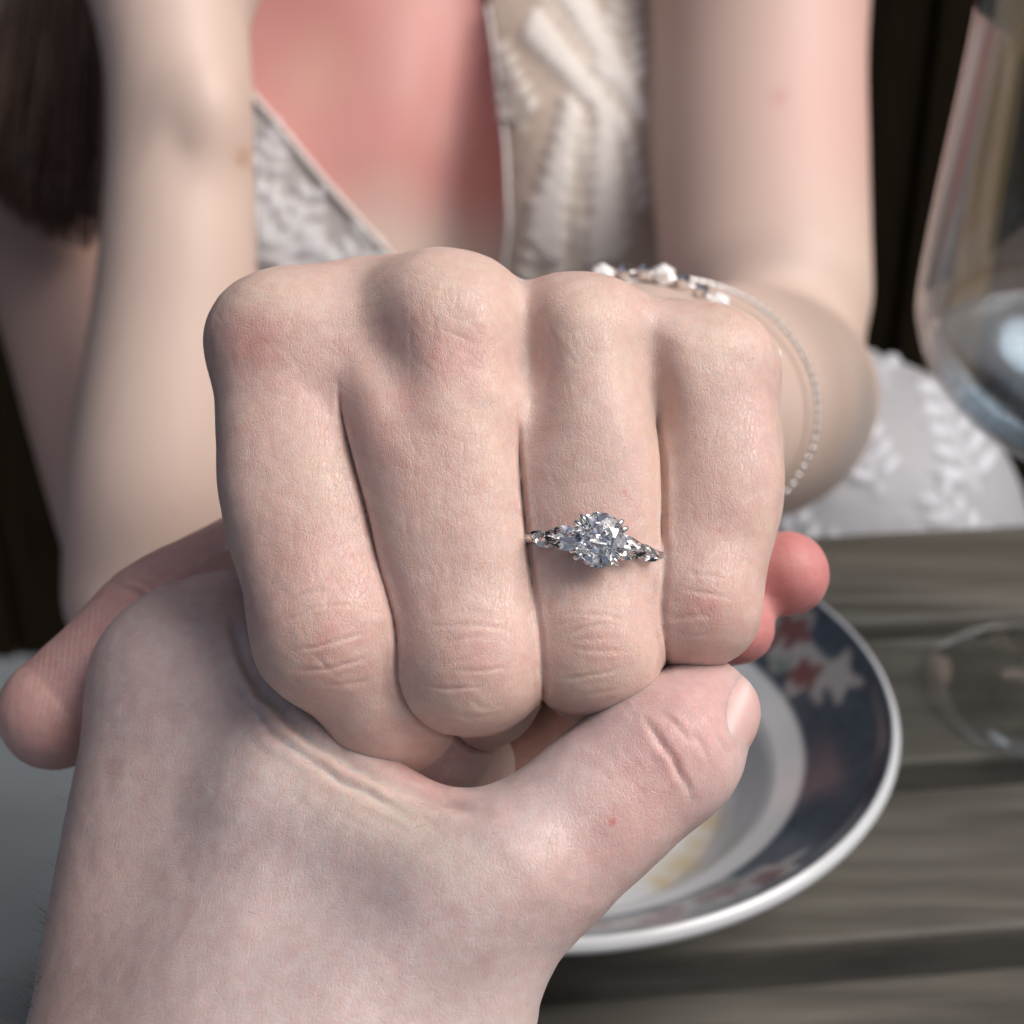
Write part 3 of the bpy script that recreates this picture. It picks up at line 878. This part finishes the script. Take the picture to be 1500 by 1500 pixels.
DV, DQ, DN = polygonise(dress_sdf, (-310, -215, -1010), (330, 330, -560), 2.3)
lo_keep = (DV[:, 2] > -930)
DV, DQ, DN = keep(DV, DQ, DN, lo_keep)
def leaf_mask(px, py):
    m = np.zeros(len(px)); st = np.zeros(len(px))
    R_ = np.random.RandomState(11)
    sprigs = [(842, 410, -1.5, 235, 9), (790, -10, .95, 228, 11), (925, 330, -1.75, 150, 6), (905, 140, -1.5, 150, 6), (480, 425, -2.25, 170, 7), (410, 400, -1.75, 120, 5), (550, 430, -2.3, 80, 4), (380, 265, -1.2, 90, 4), (765, 190, -1.9, 120, 5)]
    for gx_ in range(0, 1500, 130):
        for gy_ in range(430, 1300, 150):
            sprigs.append((gx_ + R_.uniform(-30, 30), gy_ + R_.uniform(-30, 30), R_.uniform(-2.6, -.5), R_.uniform(120, 180), 5))
    for (x0, y0, an, ln, n) in sprigs:
        sel = np.where(np.hypot(px - x0 - math.cos(an)*ln/2, py - y0 - math.sin(an)*ln/2) < ln * .75)[0]
        if not len(sel): continue
        X, Y = px[sel], py[sel]; mm = np.zeros(len(sel))
        dx, dy = math.cos(an), math.sin(an)
        q = seg_dist(X, Y, [(x0, y0), (x0 + dx*ln, y0 + dy*ln)]); mm = np.maximum(mm, .7 * np.exp(-(q / 4) ** 2))
        for i in range(n):
            t = (i + .5) / n; cx, cy = x0 + dx*ln*t, y0 + dy*ln*t; s = ln * (.18 if ln > 230 else .14) * (1 - .5 * t) + 5
            for sd_ in (-1, 1):
                a2 = an + sd_ * (.95 - .25 * t); ex, ey = cx + math.cos(a2)*s*1.25, cy + math.sin(a2)*s*1.25
                u = math.cos(a2)*(X-ex) + math.sin(a2)*(Y-ey); v = -math.sin(a2)*(X-ex) + math.cos(a2)*(Y-ey)
                mm = np.maximum(mm, 1 - sstep(.55, 1.1, np.hypot(u / (s*.95), v / (s*.42))))
        m[sel] = np.maximum(m[sel], mm)
    return m
px, py = proj(DV)
lm = leaf_mask(px, py)
folds = .8 * vnoise(DV * np.array([1, .35, 1]), 26, 51)
DV2 = DV + (lm * 2.4 + folds + .25 * vnoise(DV, 4, 52))[:, None] * DN
edge = in_v(DV)
dcol = np.tile(np.array([.52, .425, .35]), (len(DV), 1)) * (1 + .12 * vnoise(DV, 5, 53)[:, None])
dcol = mixc(dcol, .9 * lm, (.78, .74, .69))
cool = np.where(py > 450, 1.0, np.where(px < 640, .7, 0.0))
dcol = dcol * (1 - cool[:, None]) + (np.array([.32, .325, .345])[None] * (1 - lm[:, None]) + np.array([.55, .57, .62])[None] * lm[:, None]) * cool[:, None]
M_DRESS, t_, b_ = new_mat('dress_fabric')
at_ = N_(t_, 'ShaderNodeAttribute', attribute_name='tint'); t_.links.new(at_.outputs['Color'], b_.inputs['Base Color'])
b_.inputs['Roughness'].default_value = .55; b_.inputs['Sheen Weight'].default_value = .35; b_.inputs['Sheen Roughness'].default_value = .4
nz_ = N_(t_, 'ShaderNodeTexNoise'); nz_.inputs['Scale'].default_value = 900; bp_ = N_(t_, 'ShaderNodeBump'); bp_.inputs['Strength'].default_value = .4; bp_.inputs['Distance'].default_value = .0006
tc_ = N_(t_, 'ShaderNodeTexCoord'); t_.links.new(tc_.outputs['Object'], nz_.inputs['Vector']); t_.links.new(nz_.outputs['Fac'], bp_.inputs['Height']); t_.links.new(bp_.outputs[0], b_.inputs['Normal'])
dress = mesh_obj('dress', to_world(DV2), DQ, M_DRESS, person, colors={'tint': dcol})
dress['label'] = 'champagne and silver dress with raised white leaf pattern and deep open neckline'


def trace(fun, px, py, d0, d1, step=1.0):
    """depth at which the pixel ray first meets fun = 0"""
    ds = np.arange(d0, d1, step); P = np.array([C(px, py, d) for d in ds], dtype=np.float32)
    f = fun(P); i = np.argmax(f < 0)
    if not (f < 0).any(): return None
    if i == 0: return d0
    a, b = ds[i-1], ds[i]; fa, fb = f[i-1], f[i]
    return a + (b - a) * fa / (fa - fb)

# neckline piping
def piping(xs, ys, r=.0017):
    pts = []
    for x, y in zip(xs, ys):
        d = trace(lambda P: torso_sdf(P) - 4.0, x, y, 600, 900, 3)
        if d is not None: pts.append(C(x, y, d - 1.0))
    v, f = tube(to_world(np.array(pts)), r, 8)
    return mesh_obj('neckline_trim', v, f, M_TRIM, dress)
M_TRIM = simple_mat('trim', (.66, .62, .60), rough=.6, var=.25, scale=400, bump=.4)
yy = np.linspace(10, 430, 40)
piping(np.interp(yy, [40, 130, 270, 380, 440], [292, 362, 478, 576, 640]), yy)
piping(np.interp(yy, [-60, 60, 220, 330, 420], [702, 722, 741, 745, 735]), yy, .0010)

# ------------------------------------------------------------------ hair of the seated person
def hair():
    R_ = np.random.RandomState(5); parts = []
    def strand(x0, x1, d0, d1, r, yend):
        n = 10; t = np.linspace(0, 1, n)
        ph = R_.uniform(0, 6)
        xs = x0 + (x1 - x0) * t ** 1.4 + 5 * np.sin(3 * t + ph); ys = -420 + (yend + 420) * t; ds = d0 + (d1 - d0) * t
        pts = np.array([C(a, b, c) for a, b, c in zip(xs, ys, ds)])
        rad = r * np.where(t > .8, np.maximum(.12, 1 - (t - .8) / .2 * .88), 1) * .001
        return tube(to_world(pts), rad, 5)
    def endy(x): return np.interp(x, [-150, -60, 0, 60, 130, 160], [180, 255, 300, 345, 362, 330])
    for i in range(26):
        x1 = R_.uniform(-170, 112); parts.append(strand(x1 * .5 + 90, x1, 640, R_.uniform(568, 590), R_.uniform(7, 11), endy(x1) - 25))
    for i in range(800):
        x1 = R_.uniform(-190, 160); parts.append(strand(x1 * .55 + 80 + R_.uniform(-40, 40), x1, 640 + R_.uniform(-20, 20), R_.uniform(552, 585), R_.uniform(.3, .9), endy(x1) + R_.uniform(-16, 8)))
    for i in range(160):      # falls behind the other shoulder
        x1 = R_.uniform(800, 960); t = np.linspace(0, 1, 8)
        xs = 560 + (x1 - 560) * t; ys = -900 + 620 * t
        parts.append(tube(to_world(np.array([C(a, b, 760 + 60 * c) for a, b, c in zip(xs, ys, t)])), R_.uniform(.001, .003), 5))
    hv, hq, hn = polygonise(lambda P: smax(ball(P, 495, -745, 715, 86, 112, 100), -ball(P, 480, -620, 600, 62, 105, 62), 12), (-190, 330, -830), (40, 620, -600), 5)
    v, f = join_parts(parts + [(to_world(hv), hq)])
    m, t, b = new_mat('dark_hair')
    no = N_(t, 'ShaderNodeTexNoise'); no.inputs['Scale'].default_value = 60; tc = N_(t, 'ShaderNodeTexCoord'); t.links.new(tc.outputs['Object'], no.inputs['Vector'])
    cr = N_(t, 'ShaderNodeValToRGB'); cr.color_ramp.elements[0].color = (.010, .005, .0035, 1); cr.color_ramp.elements[1].color = (.075, .038, .024, 1)
    t.links.new(no.outputs['Fac'], cr.inputs['Fac']); t.links.new(cr.outputs['Color'], b.inputs['Base Color'])
    b.inputs['Roughness'].default_value = .5; b.inputs['Specular IOR Level'].default_value = .35
    o = mesh_obj('hair', v, f, m, person); o['label'] = 'long dark brown hair hanging over the shoulder'
hair()

# ------------------------------------------------------------------ the other person's supporting hand
TH2 = [(622, 1570, 212, 17), (690, 1358, 209, 12.8), (795, 1255, 208, 11.2), (895, 1165, 209.5, 10.9), (975, 1095, 212.5, 10.2), (1028, 1044, 217, 7.8)]
IM2 = [(262, 1000, 238, 12), (230, 1200, 231, 13.4), (228, 1500, 221, 18), (225, 1700, 205, 22)]
MIDF = [(330, 1080, 256, 13), (560, 1010, 285, 11), (800, 900, 284, 9.5), (1000, 848, 256, 7.4), (1152, 840, 250, 6.9)]
RNGF = [(420, 1180, 252, 13), (640, 1105, 282, 11), (850, 1000, 278, 9), (970, 930, 254, 7.0), (1078, 918, 247, 6.2)]
ARM_A, ARM_B = np.array([-44., -135., -165.]), np.array([-60., -215., -85.])
def hold_sdf(P):
    th = limb(P, TH2, .3)
    im = limb(P, IM2)
    inf = chain(P, [(262, 1000, 238, 12), (370, 905, 254, 11), (520, 870, 284, 10), (760, 830, 300, 9)], 4)
    web = chain(P, [(300, 985, 240, 10), (352, 1005, 230, 7.5), (425, 1085, 221, 5.8), (560, 1196, 212, 5.2), (690, 1275, 206, 6.0)], 5)
    fil = chain(P, [(320, 1130, 230, 11), (420, 1290, 222, 15), (450, 1520, 214, 21)], 10)
    m = smin(im, inf, 6)
    m = smin(m, smin(web, fil, 14), 11)
    m = smin(m, th, 12)
    # fleshy ridge running towards the thumb and tendon of the thumb
    m = smin(m, chain(P, [(420, 1190, 216, 5), (640, 1300, 203, 4.5)], 4), 12)
    m = smin(m, chain(P, [(520, 1450, 198, 4), (760, 1270, 199.5, 3)], 4), 9)
    # knuckle swell
    m = smin(m, ball(P, 985, 1085, 210.5, 9.0), 5)
    # palm behind and the two fingers wrapping round
    pl = chain(P, [(300, 1150, 252, 13), (520, 1230, 250, 15), (640, 1330, 232, 16)], 6)
    m = smin(m, pl, 8)
    m = smin(m, chain(P, [(540, 1215, 262, 13), (740, 1150, 268, 13), (890, 1060, 262, 10)], 5), 5)
    m = smin(m, chain(P, MIDF, 4), 4); m = smin(m, chain(P, RNGF, 4), 3)
    # wrist and forearm
    m = smin(m, cap(P, C(430, 1560, 214), ARM_A, 24, 27), 14)
    m = smin(m, cap(P, ARM_A, ARM_B, 27, 31), 14)
    return m
def hold_fine(P): return np.maximum(hold_sdf(P), -P[:, 1] - 92)
HV, HQ, HN = polygonise(hold_fine, (-80, -93, -305), (56, 6, -150), .45)
HV, HQ, HN = keep(HV, HQ, HN, HV[:, 1] > -91.6)
AV, AQ, AN = polygonise(lambda P: np.maximum(hold_sdf(P) + .3, P[:, 1] + 89), (-110, -260, -250), (40, -86, -40), 1.6)

L2 = [(.95, 8, [(338, 890), (352, 950), (385, 1015), (455, 1080), (540, 1130), (620, 1165), (705, 1188)]),
      (.45, 6, [(330, 985), (400, 1075), (500, 1145), (600, 1190)]), (.25, 5, [(560, 1130), (640, 1150), (720, 1160)]),
      (.36, 4.5, [(935, 1040), (960, 1075), (985, 1110), (1005, 1150), (1018, 1180)]), (.25, 4, [(960, 1030), (990, 1060), (1020, 1100)]), (.2, 4, [(1000, 1060), (1030, 1095), (1045, 1130)]),
      (.2, 4, [(995, 1000), (1030, 1040), (1060, 1090), (1072, 1125)])]
rs = np.random.RandomState(8)
for i in range(26):
    x, y = rs.uniform(860, 990), rs.uniform(1040, 1190); l = rs.uniform(14, 34); an = .95 + rs.normal(0, .2)
    L2.append((rs.uniform(.03, .08), 3.0, [(x - math.cos(an)*l, y - math.sin(an)*l), (x, y + 2), (x + math.cos(an)*l, y + math.sin(an)*l)]))
for i in range(30):
    x, y = rs.uniform(380, 700), rs.uniform(1060, 1220); l = rs.uniform(20, 50); an = .6 + rs.normal(0, .15)
    L2.append((rs.uniform(.04, .08), 3.2, [(x - math.cos(an)*l, y - math.sin(an)*l), (x, y + 2), (x + math.cos(an)*l, y + math.sin(an)*l)]))
px, py = proj(HV)
hd = crease_set(HV, HN, L2) * (HV[:, 2] > -242)
hd += .14 * vnoise(HV, 7, 61) + .07 * vnoise(HV, 2.2, 62)
HV = HV - hd[:, None] * HN

def hold_tint(V):
    px, py = proj(V); d = -V[:, 2]
    col = np.tile(np.array([.595, .505, .49]), (len(V), 1)) * (1 + .05 * vnoise(V, 8, 63)[:, None])
    mot = np.clip(vnoise(V, 3.6, 64) * .7 + vnoise(V, 1.6, 65) * .5, 0, 1)
    col = mixc(col, .42 * mot, (.49, .36, .345))
    fr = d < 245
    col = mixc(col, fr * .55 * np.maximum(gauss(px, py, 420, 1010, 90, 40, .7), gauss(px, py, 560, 1190, 130, 40, .5)), (.64, .56, .47))
    col = mixc(col, fr * .5 * np.maximum(gauss(px, py, 620, 1140, 70, 18, .5), gauss(px, py, 970, 1100, 70, 90, .6)), (.60, .32, .30))
    col = mixc(col, fr * .45 * gauss(px, py, 900, 1250, 120, 60, -.7), (.60, .38, .35))
    col = mixc(col, fr * .5 * gauss(px, py, 60, 1400, 130, 300, 0.2), (.40, .26, .21))  # shade along the lower left edge, painted into the skin tint
    col = mixc(col, .8 * gauss(px, py, 897, 1204, 4, 4) * fr, (.5, .14, .12))
    col = mixc(col, fr * .5 * gauss(px, py, 1050, 1030, 60, 60), (.60, .34, .32))
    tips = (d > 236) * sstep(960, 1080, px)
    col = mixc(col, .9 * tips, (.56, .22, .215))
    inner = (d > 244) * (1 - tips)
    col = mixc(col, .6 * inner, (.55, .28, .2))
    return col
def wc(x, y, z): return from_world(np.array([x, y, z]))
def added_body(P):  # unseen torso and head, added to block light and give the diamond contrast
    m = cap(P, ARM_B, wc(-.20, -.36, .80), 31, 44)
    m = smin(m, cap(P, wc(-.20, -.36, .80), wc(-.19, -.66, 1.14), 46, 56), 20)
    t = smin(cap(P, wc(-.10, -.72, .50), wc(-.11, -.70, 1.08), 120, 118), cap(P, wc(.06, -.72, .50), wc(.09, -.70, 1.08), 120, 118), 60)
    t = smin(t, cap(P, wc(-.01, -.70, 1.12), wc(0, -.66, 1.28), 62, 56), 40)
    t = smin(t, cap(P, wc(0, -.65, 1.34), wc(0, -.66, 1.42), 74, 84), 30)
    return smin(m, t, 25)
KV, KQ, KN = polygonise(added_body, (-330, -720, -130), (260, 420, 1100), 8)
XV, XQ = combine([(HV, HQ), (AV, AQ), (KV, KQ)])
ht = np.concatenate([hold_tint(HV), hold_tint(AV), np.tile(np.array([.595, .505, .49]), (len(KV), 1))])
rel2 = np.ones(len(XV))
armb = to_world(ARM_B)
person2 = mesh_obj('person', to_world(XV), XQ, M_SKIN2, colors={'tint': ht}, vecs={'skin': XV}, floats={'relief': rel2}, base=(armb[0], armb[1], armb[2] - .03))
tag(person2, 'bare hand and forearm of a second person cradling the fist from below with the thumb', 'person')

SV, SQ, SN = polygonise(lambda P: np.maximum(added_body(P) - 6, -(P[:, 2] - 150)), (-340, -740, 140), (270, 140, 1100), 8)
added_shirt = mesh_obj('added_shirt', to_world(SV), SQ, simple_mat('shirt_cloth', (.02, .022, .03), rough=.85, scale=90), person2)  # unseen dark cloth on the added body, for dark reflections in the stones
# thumbnail: a thin hard plate lying on the thumb's end
def nail():
    px, py = proj(HV); a = .42
    x, y = px - 1116, py - 1030; u = math.cos(a)*x + math.sin(a)*y; v = -math.sin(a)*x + math.cos(a)*y
    e = np.hypot(u / 50, v / 70)
    m = (e < 1) & (HV[:, 2] > -232) & (px > 1000)
    q = HQ[m[HQ].all(1)]
    use = np.unique(q); re = np.full(len(HV), -1); re[use] = np.arange(len(use))
    lift = .12 * np.sqrt(np.clip(1 - e[use] ** 4, 0, 1)) - .04
    v_ = HV[use] + HN[use] * lift[:, None]
    c = np.tile(np.array([.60, .40, .375]), (len(use), 1)) * (1 + .06 * vnoise(v_, 2, 71)[:, None])
    ee = (u[use]) / 52
    c = mixc(c, .7 * np.exp(-((ee + .55) / .17) ** 2) * sstep(-70, -20, v[use]), (.74, .62, .60))
    m_, t, b = new_mat('nail'); at = N_(t, 'ShaderNodeAttribute', attribute_name='tint'); t.links.new(at.outputs['Color'], b.inputs['Base Color'])
    b.inputs['Roughness'].default_value = .34; b.inputs['Subsurface Weight'].default_value = .5; b.inputs['Subsurface Scale'].default_value = .001
    if len(q): mesh_obj('thumbnail', to_world(v_), re[q], m_, person2, colors={'tint': c})
nail()

# short dark hairs along the outer edge of the forearm and hand
def arm_hair():
    R_ = np.random.RandomState(4); parts = []
    px, py = proj(HV)
    cand = np.where((HN[:, 0] < -.8) & (py > 1050) & (py < 1560) & (px < 260))[0]
    w_ = np.clip((py[cand] - 1050) / 450, .05, 1) ** 2; w_ /= w_.sum()
    for i in R_.choice(cand, 70, p=w_):
        p = HV[i]; n = HN[i]; L = R_.uniform(1.2, 4.5) * (1.8 if py[i] > 1400 else 1)
        dr = n * .55 + np.array([R_.normal(-.2, .2), R_.normal(.5, .25), R_.normal(0, .2)]); dr /= np.linalg.norm(dr)
        bend = np.array([R_.normal(0, .3), R_.normal(-.2, .3), 0])
        t = np.linspace(0, 1, 5)[:, None]
        parts.append(tube(to_world(p + dr * t * L + bend * t * t * L * .5), np.linspace(.00004, .000015, 5), 4))
    for i in R_.choice(np.where((HN[:, 2] > .3) & (py > 1080) & (px < 760) & (HV[:, 2] > -240))[0], 220):
        p = HV[i]; n = HN[i]; L = R_.uniform(.8, 2.0)
        dr = n * .25 + np.array([R_.normal(.6, .3), R_.normal(-.5, .3), 0]); dr /= np.linalg.norm(dr)
        t = np.linspace(0, 1, 4)[:, None]
        parts.append(tube(to_world(p + dr * t * L), np.linspace(.000018, .000008, 4), 3))
    v, f = join_parts(parts)
    o = mesh_obj('arm_hair', v, f, simple_mat('body_hair', (.05, .035, .025), rough=.5), person2); o['kind'] = 'stuff'
arm_hair()

# ------------------------------------------------------------------ ring
def gem_mesh(outline, n, depth_c, depth_p, table=.56, culet=None, keel=0.0):
    """brilliant-style stone as a convex hull: outline(angle) -> (x, y) of the girdle"""
    bm = bmesh.new(); A = [2 * math.pi * i / n for i in range(n)]
    for i, a in enumerate(A):
        x, y = outline(a); bm.verts.new((x, y, .0)); bm.verts.new((x, y, -.03 * depth_p))
        if i % 2 == 0: bm.verts.new((x * table, y * table, depth_c))
        else:
            bm.verts.new((x * (table + .235), y * (table + .235), depth_c * .63))
            bm.verts.new((x * .22 + keel * x * .2, y * .22, -depth_p * .80))
    bm.verts.new((0, 0, -depth_p))
    r = bmesh.ops.convex_hull(bm, input=bm.verts)
    bmesh.ops.delete(bm, geom=[v for v in bm.verts if not v.link_faces], context='VERTS')
    bmesh.ops.recalc_face_normals(bm, faces=bm.faces)
    bm.verts.index_update(); V = np.array([v.co[:] for v in bm.verts]); Fc = [tuple(v.index for v in f.verts) for f in bm.faces]; bm.free()
    return V, Fc

def ring():
    cpt = C(864, 806, 215.2)                       # middle of the finger at the ring
    tilt = math.radians(-7.5); yaw = math.radians(1)
    ex0 = np.array([math.cos(tilt), math.sin(tilt), 0.0])
    ez = np.array([math.sin(yaw), .10, math.cos(yaw)]); ez /= np.linalg.norm(ez)
    ex = ex0 - (ex0 @ ez) * ez; ex /= np.linalg.norm(ex); ey = np.cross(ez, ex)
    def L(p): p = np.asarray(p, float); return cpt + p[..., 0:1] * ex + p[..., 1:2] * ey + p[..., 2:3] * ez
    root = empty('diamond_ring', to_world(cpt))
    tag(root, 'silver ring with large round diamond and small side stones worn on the fist', 'ring')
    # band follows the finger's section
    n = 120; path = []
    for i in range(n):
        a = 2 * math.pi * i / n; dr = np.array([math.sin(a), 0, math.cos(a)])
        rs_ = np.arange(5, 14, .05); f = fist_sdf(L(rs_[:, None] * dr).astype(np.float32))
        ok = np.where(f < .0)[0]
        r = rs_[ok[-1]] if len(ok) else 9.5
        path.append(min(max(r, 8.2), 10.4))
    path = np.array(path)
    for _ in range(6): path = (np.roll(path, 1) + path + np.roll(path, -1)) / 3
    V = []; Fc = []; prof = [(-.8, .0), (-.85, .5), (-.55, .95), (0, 1.05), (.55, .95), (.85, .5), (.8, .0), (0, -.25)]
    m = len(prof)
    for i in range(n):
        a = 2 * math.pi * i / n
        front = math.exp(-(((a + math.pi) % (2 * math.pi) - math.pi) / .75) ** 2)
        for (w_, h_) in prof:
            r = path[i] + h_ * (1 + .1 * front) - .1
            V.append(L([math.sin(a) * r, w_ * (1 - .25 * front), math.cos(a) * r]))
    for i in range(n):
        for k in range(m): Fc.append((i*m + k, i*m + (k+1) % m, ((i+1) % n)*m + (k+1) % m, ((i+1) % n)*m + k))
    mesh_obj('band', to_world(np.array(V)), Fc, M_SILVER, root)
    zs = path[0] + .9                                # top of the band at the front
    def place(V, o, az, tip=0.0, lean=0.0):
        """rotate about the stone's axis by az, lean outwards round the finger"""
        c, s = math.cos(az), math.sin(az); V = V @ np.array([[c, s, 0], [-s, c, 0], [0, 0, 1]])
        c, s = math.cos(lean), math.sin(lean); V = V @ np.array([[c, 0, -s], [0, 1, 0], [s, 0, c]])
        return to_world(L(V + np.array(o)))
    R0 = 3.72; zg = zs + 2.3
    o0 = np.array([.25, .45, zg])
    v, f = gem_mesh(lambda a: (R0 * math.cos(a), R0 * math.sin(a)), 16, 1.10, 3.2)
    cs = mesh_obj('centre_stone', place(v, o0, .2), f, M_DIAMOND, root, smooth=False); cs['label'] = 'large round brilliant diamond'
    # basket under the stone: two hoops and a short pillar
    for (rr, dz, th_) in ((2.75, -1.1, .28), (1.7, -2.3, .30)):
        a = np.linspace(0, 2*math.pi, 40, endpoint=False); p = np.stack([rr*np.cos(a), rr*np.sin(a), 0*a + dz], 1)
        v, f = tube(to_world(L(p + o0)), th_ * .001, 8, closed=True); mesh_obj('basket_hoop', v, f, M_SILVER, root)
    # four double claws
    for ac in (38, 142, 218, 322):
        for da in (-8, 8):
            a = math.radians(ac + da)
            pr = [(1.45, -2.7), (2.6, -1.3), (3.55, -.35), (3.98, .12), (3.88, .55), (3.35, .88), (3.0, .95)]
            p = np.array([(r*math.cos(a), r*math.sin(a), z) for r, z in pr])
            v, f = tube(to_world(L(p + o0)), np.array([.34, .36, .36, .38, .36, .26, .08]) * .001, 8); mesh_obj('claw', v, f, M_SILVER, root)
    # pear stones, points outwards, and marquise stones beyond them
    def pear(sx, w_=1.75, l_=2.35):
        def fnc(a):
            x = math.cos(a); y = math.sin(a)
            return (sx * l_ * (x if x < 0 else x * 1.25), w_ * y * (1 - .45 * max(0, x) ** 1.2) )
        return fnc
    def marq(a): return (2.0 * math.copysign(abs(math.cos(a)) ** 1.15, math.cos(a)), 1.12 * math.copysign(abs(math.sin(a)) ** 1.25, math.sin(a)))
    def round_at(xx):      # height of the finger/band at sideways position xx
        return math.sqrt(max(.5, (path.mean() + .9) ** 2 - xx * xx)) - (path.mean() + .9) + zs
    for sx in (-1, 1):
        xx = sx * 4.15; v, f = gem_mesh(pear(sx), 14, .55, 1.35, .5)
        o = np.array([xx, .28 if sx < 0 else .0, round_at(xx) + 1.25])
        p = mesh_obj('pear_stone', place(v, o, 0, lean=sx * .06), f, M_SIDE, root, smooth=False)
        xx = sx * 7.0; v, f = gem_mesh(marq, 12, .42, 1.0, .5)
        om = np.array([xx, -.1, round_at(xx) + 1.1])
        mesh_obj('marquise_stone', place(v, om, -.30, lean=sx * .2), f, M_SIDE, root, smooth=False)
        # little claws: pear point, pear shoulders, marquise tips
        for (q, rr) in ((o + np.array([sx * 2.5, .0, -.35]), .30),
                        (om + np.array([sx * 1.15, -.55 * sx, -.75]), .26),):
            h = np.array([0, 0, 1.0]); p = np.array([q - h * 1.9, q - h * .5, q, q + h * .25])
            v, f = tube(to_world(L(p)), np.array([rr, rr, rr * .85, rr * .3]) * .001, 8); mesh_obj('small_claw', v, f, M_SILVER, root)
ring()

# ------------------------------------------------------------------ bracelets
def wrist_loop(cpx, cpy, d, nrm, off, n=160, rmax=70, fun=None):
    c = C(cpx, cpy, d); nrm = np.array(nrm, float); nrm /= np.linalg.norm(nrm)
    s = np.cross(nrm, [0, 1, 0]); s /= np.linalg.norm(s); u = np.cross(s, nrm); out = []
    rr = np.arange(4, rmax, .5)
    for i in range(n):
        a = 2 * math.pi * i / n; dr = math.cos(a) * s + math.sin(a) * u
        f = body_sdf((c + rr[:, None] * dr).astype(np.float32)); k = np.argmax(f > off); out.append(rr[k])
    out = np.array(out)
    for _ in range(8): out = np.maximum(out, (np.roll(out, 1) + out + np.roll(out, -1)) / 3)
    return np.array([c + r * (math.cos(2*math.pi*i/n) * s + math.sin(2*math.pi*i/n) * u) for i, r in enumerate(out)])

def sphere(c, r, sc=(1, 1, 1), rot=None, n=2):
    bm = bmesh.new(); bmesh.ops.create_icosphere(bm, subdivisions=n, radius=r)
    V = np.array([v.co[:] for v in bm.verts]) * np.array(sc); bm.verts.index_update(); Fc = [tuple(v.index for v in f.verts) for f in bm.faces]; bm.free()
    if rot is not None: V = V @ np.array(rot.to_matrix()).T
    return V + np.asarray(c), Fc

def resample(loop, step):
    L = np.vstack([loop, loop[:1]]); sg = np.linalg.norm(np.diff(L, axis=0), axis=1); s = np.concatenate([[0], np.cumsum(sg)])
    n = int(s[-1] / step); t = np.arange(n) * s[-1] / n
    return np.stack([np.interp(t, s, L[:, k]) for k in range(3)], 1)

def bracelets():
    lp = wrist_loop(910, 588, 304, (.2, .05, 1), 1.5)
    pts = resample(lp, 4.2)
    r0 = to_world(pts.mean(0)); root = empty('bead_bracelet', (r0[0], r0[1], to_world(pts)[:, 2].min()))
    tag(root, 'silver and crystal bead bracelet with white drop charm on the outstretched wrist', 'bracelet')
    v, f = tube(to_world(lp), .0004, 6, closed=True); mesh_obj('cord', v, f, M_SILVER, root)
    for i, p in enumerate(to_world(pts)):
        big = i % 3 == 0
        v, f = sphere(p, .0026 if big else .0019, (1, 1, 1), None, 1)
        mesh_obj('bead', v, f, M_PEARL if i % 3 == 0 else M_SILVER, root, smooth=False)
    # drop charm lying beside the hand
    d = trace(body_sdf, 1128, 545, 257, 420, 1); d = 270 if d is None else d
    cc = to_world(C(1128, 541, min(d - 1.5, 300)))
    q = Matrix.Rotation(-PITCH, 4, 'X') @ Matrix.Rotation(math.radians(24), 4, 'Y')
    v, f = sphere(cc, .0042, (.26, .3, 1.0), q.to_euler(), 3); mesh_obj('drop_charm', v, f, M_PEARL, root)
    tp = to_world(C(1112, 500, min(d - 1.5, 300)))
    v, f = tube(np.array([tp, cc]), .0004, 6); mesh_obj('charm_link', v, f, M_SILVER, root)
    lp2 = wrist_loop(985, 592, 350, (.3, -.35, 1), 2.2)
    r0 = to_world(lp2.mean(0)); root2 = empty('chain_bracelet', (r0[0], r0[1], to_world(lp2)[:, 2].min()))
    tag(root2, 'thin silver chain bracelet higher up the same outstretched wrist', 'bracelet')
    pts2 = to_world(resample(lp2, 2.4))
    parts = []
    for i in range(len(pts2)):
        a, b_ = pts2[i], pts2[(i + 1) % len(pts2)]; parts.append(sphere((a + b_) / 2, .0009, (1, 1, 1), None, 1))
    for v, f in parts: mesh_obj('chain_link', v, f, M_SILVER, root2)
    v, f = tube(pts2, .0005, 6, closed=True); mesh_obj('chain_core', v, f, M_SILVER, root2)
bracelets()

# ------------------------------------------------------------------ chair under the seated person
def chair():
    cx, cy = seat_base[0] + .06, seat_base[1] + .10
    root = empty('wooden_chair', (cx, cy, 0)); tag(root, 'wooden chair the person in the dress sits on', 'chair')
    M = M_WALL
    v, f = box(cx, cy, .43, .40, .42, .04, bev=.008); mesh_obj('seat', v, f, M, root)
    for sx in (-1, 1):
        v, f = box(cx + sx * .17, cy - .19, .205, .035, .035, .41, bev=.004); mesh_obj('leg', v, f, M, root)
        v, f = box(cx + sx * .17, cy + .20, .45, .035, .035, .90, bev=.004); mesh_obj('leg', v, f, M, root)
    for z in (.62, .74, .86):
        v, f = box(cx, cy + .20, z, .305, .02, .05, bev=.004); mesh_obj('back_slat', v, f, M, root)
chair()
for o in bpy.data.objects:
    if '_o' in o: del o['_o']
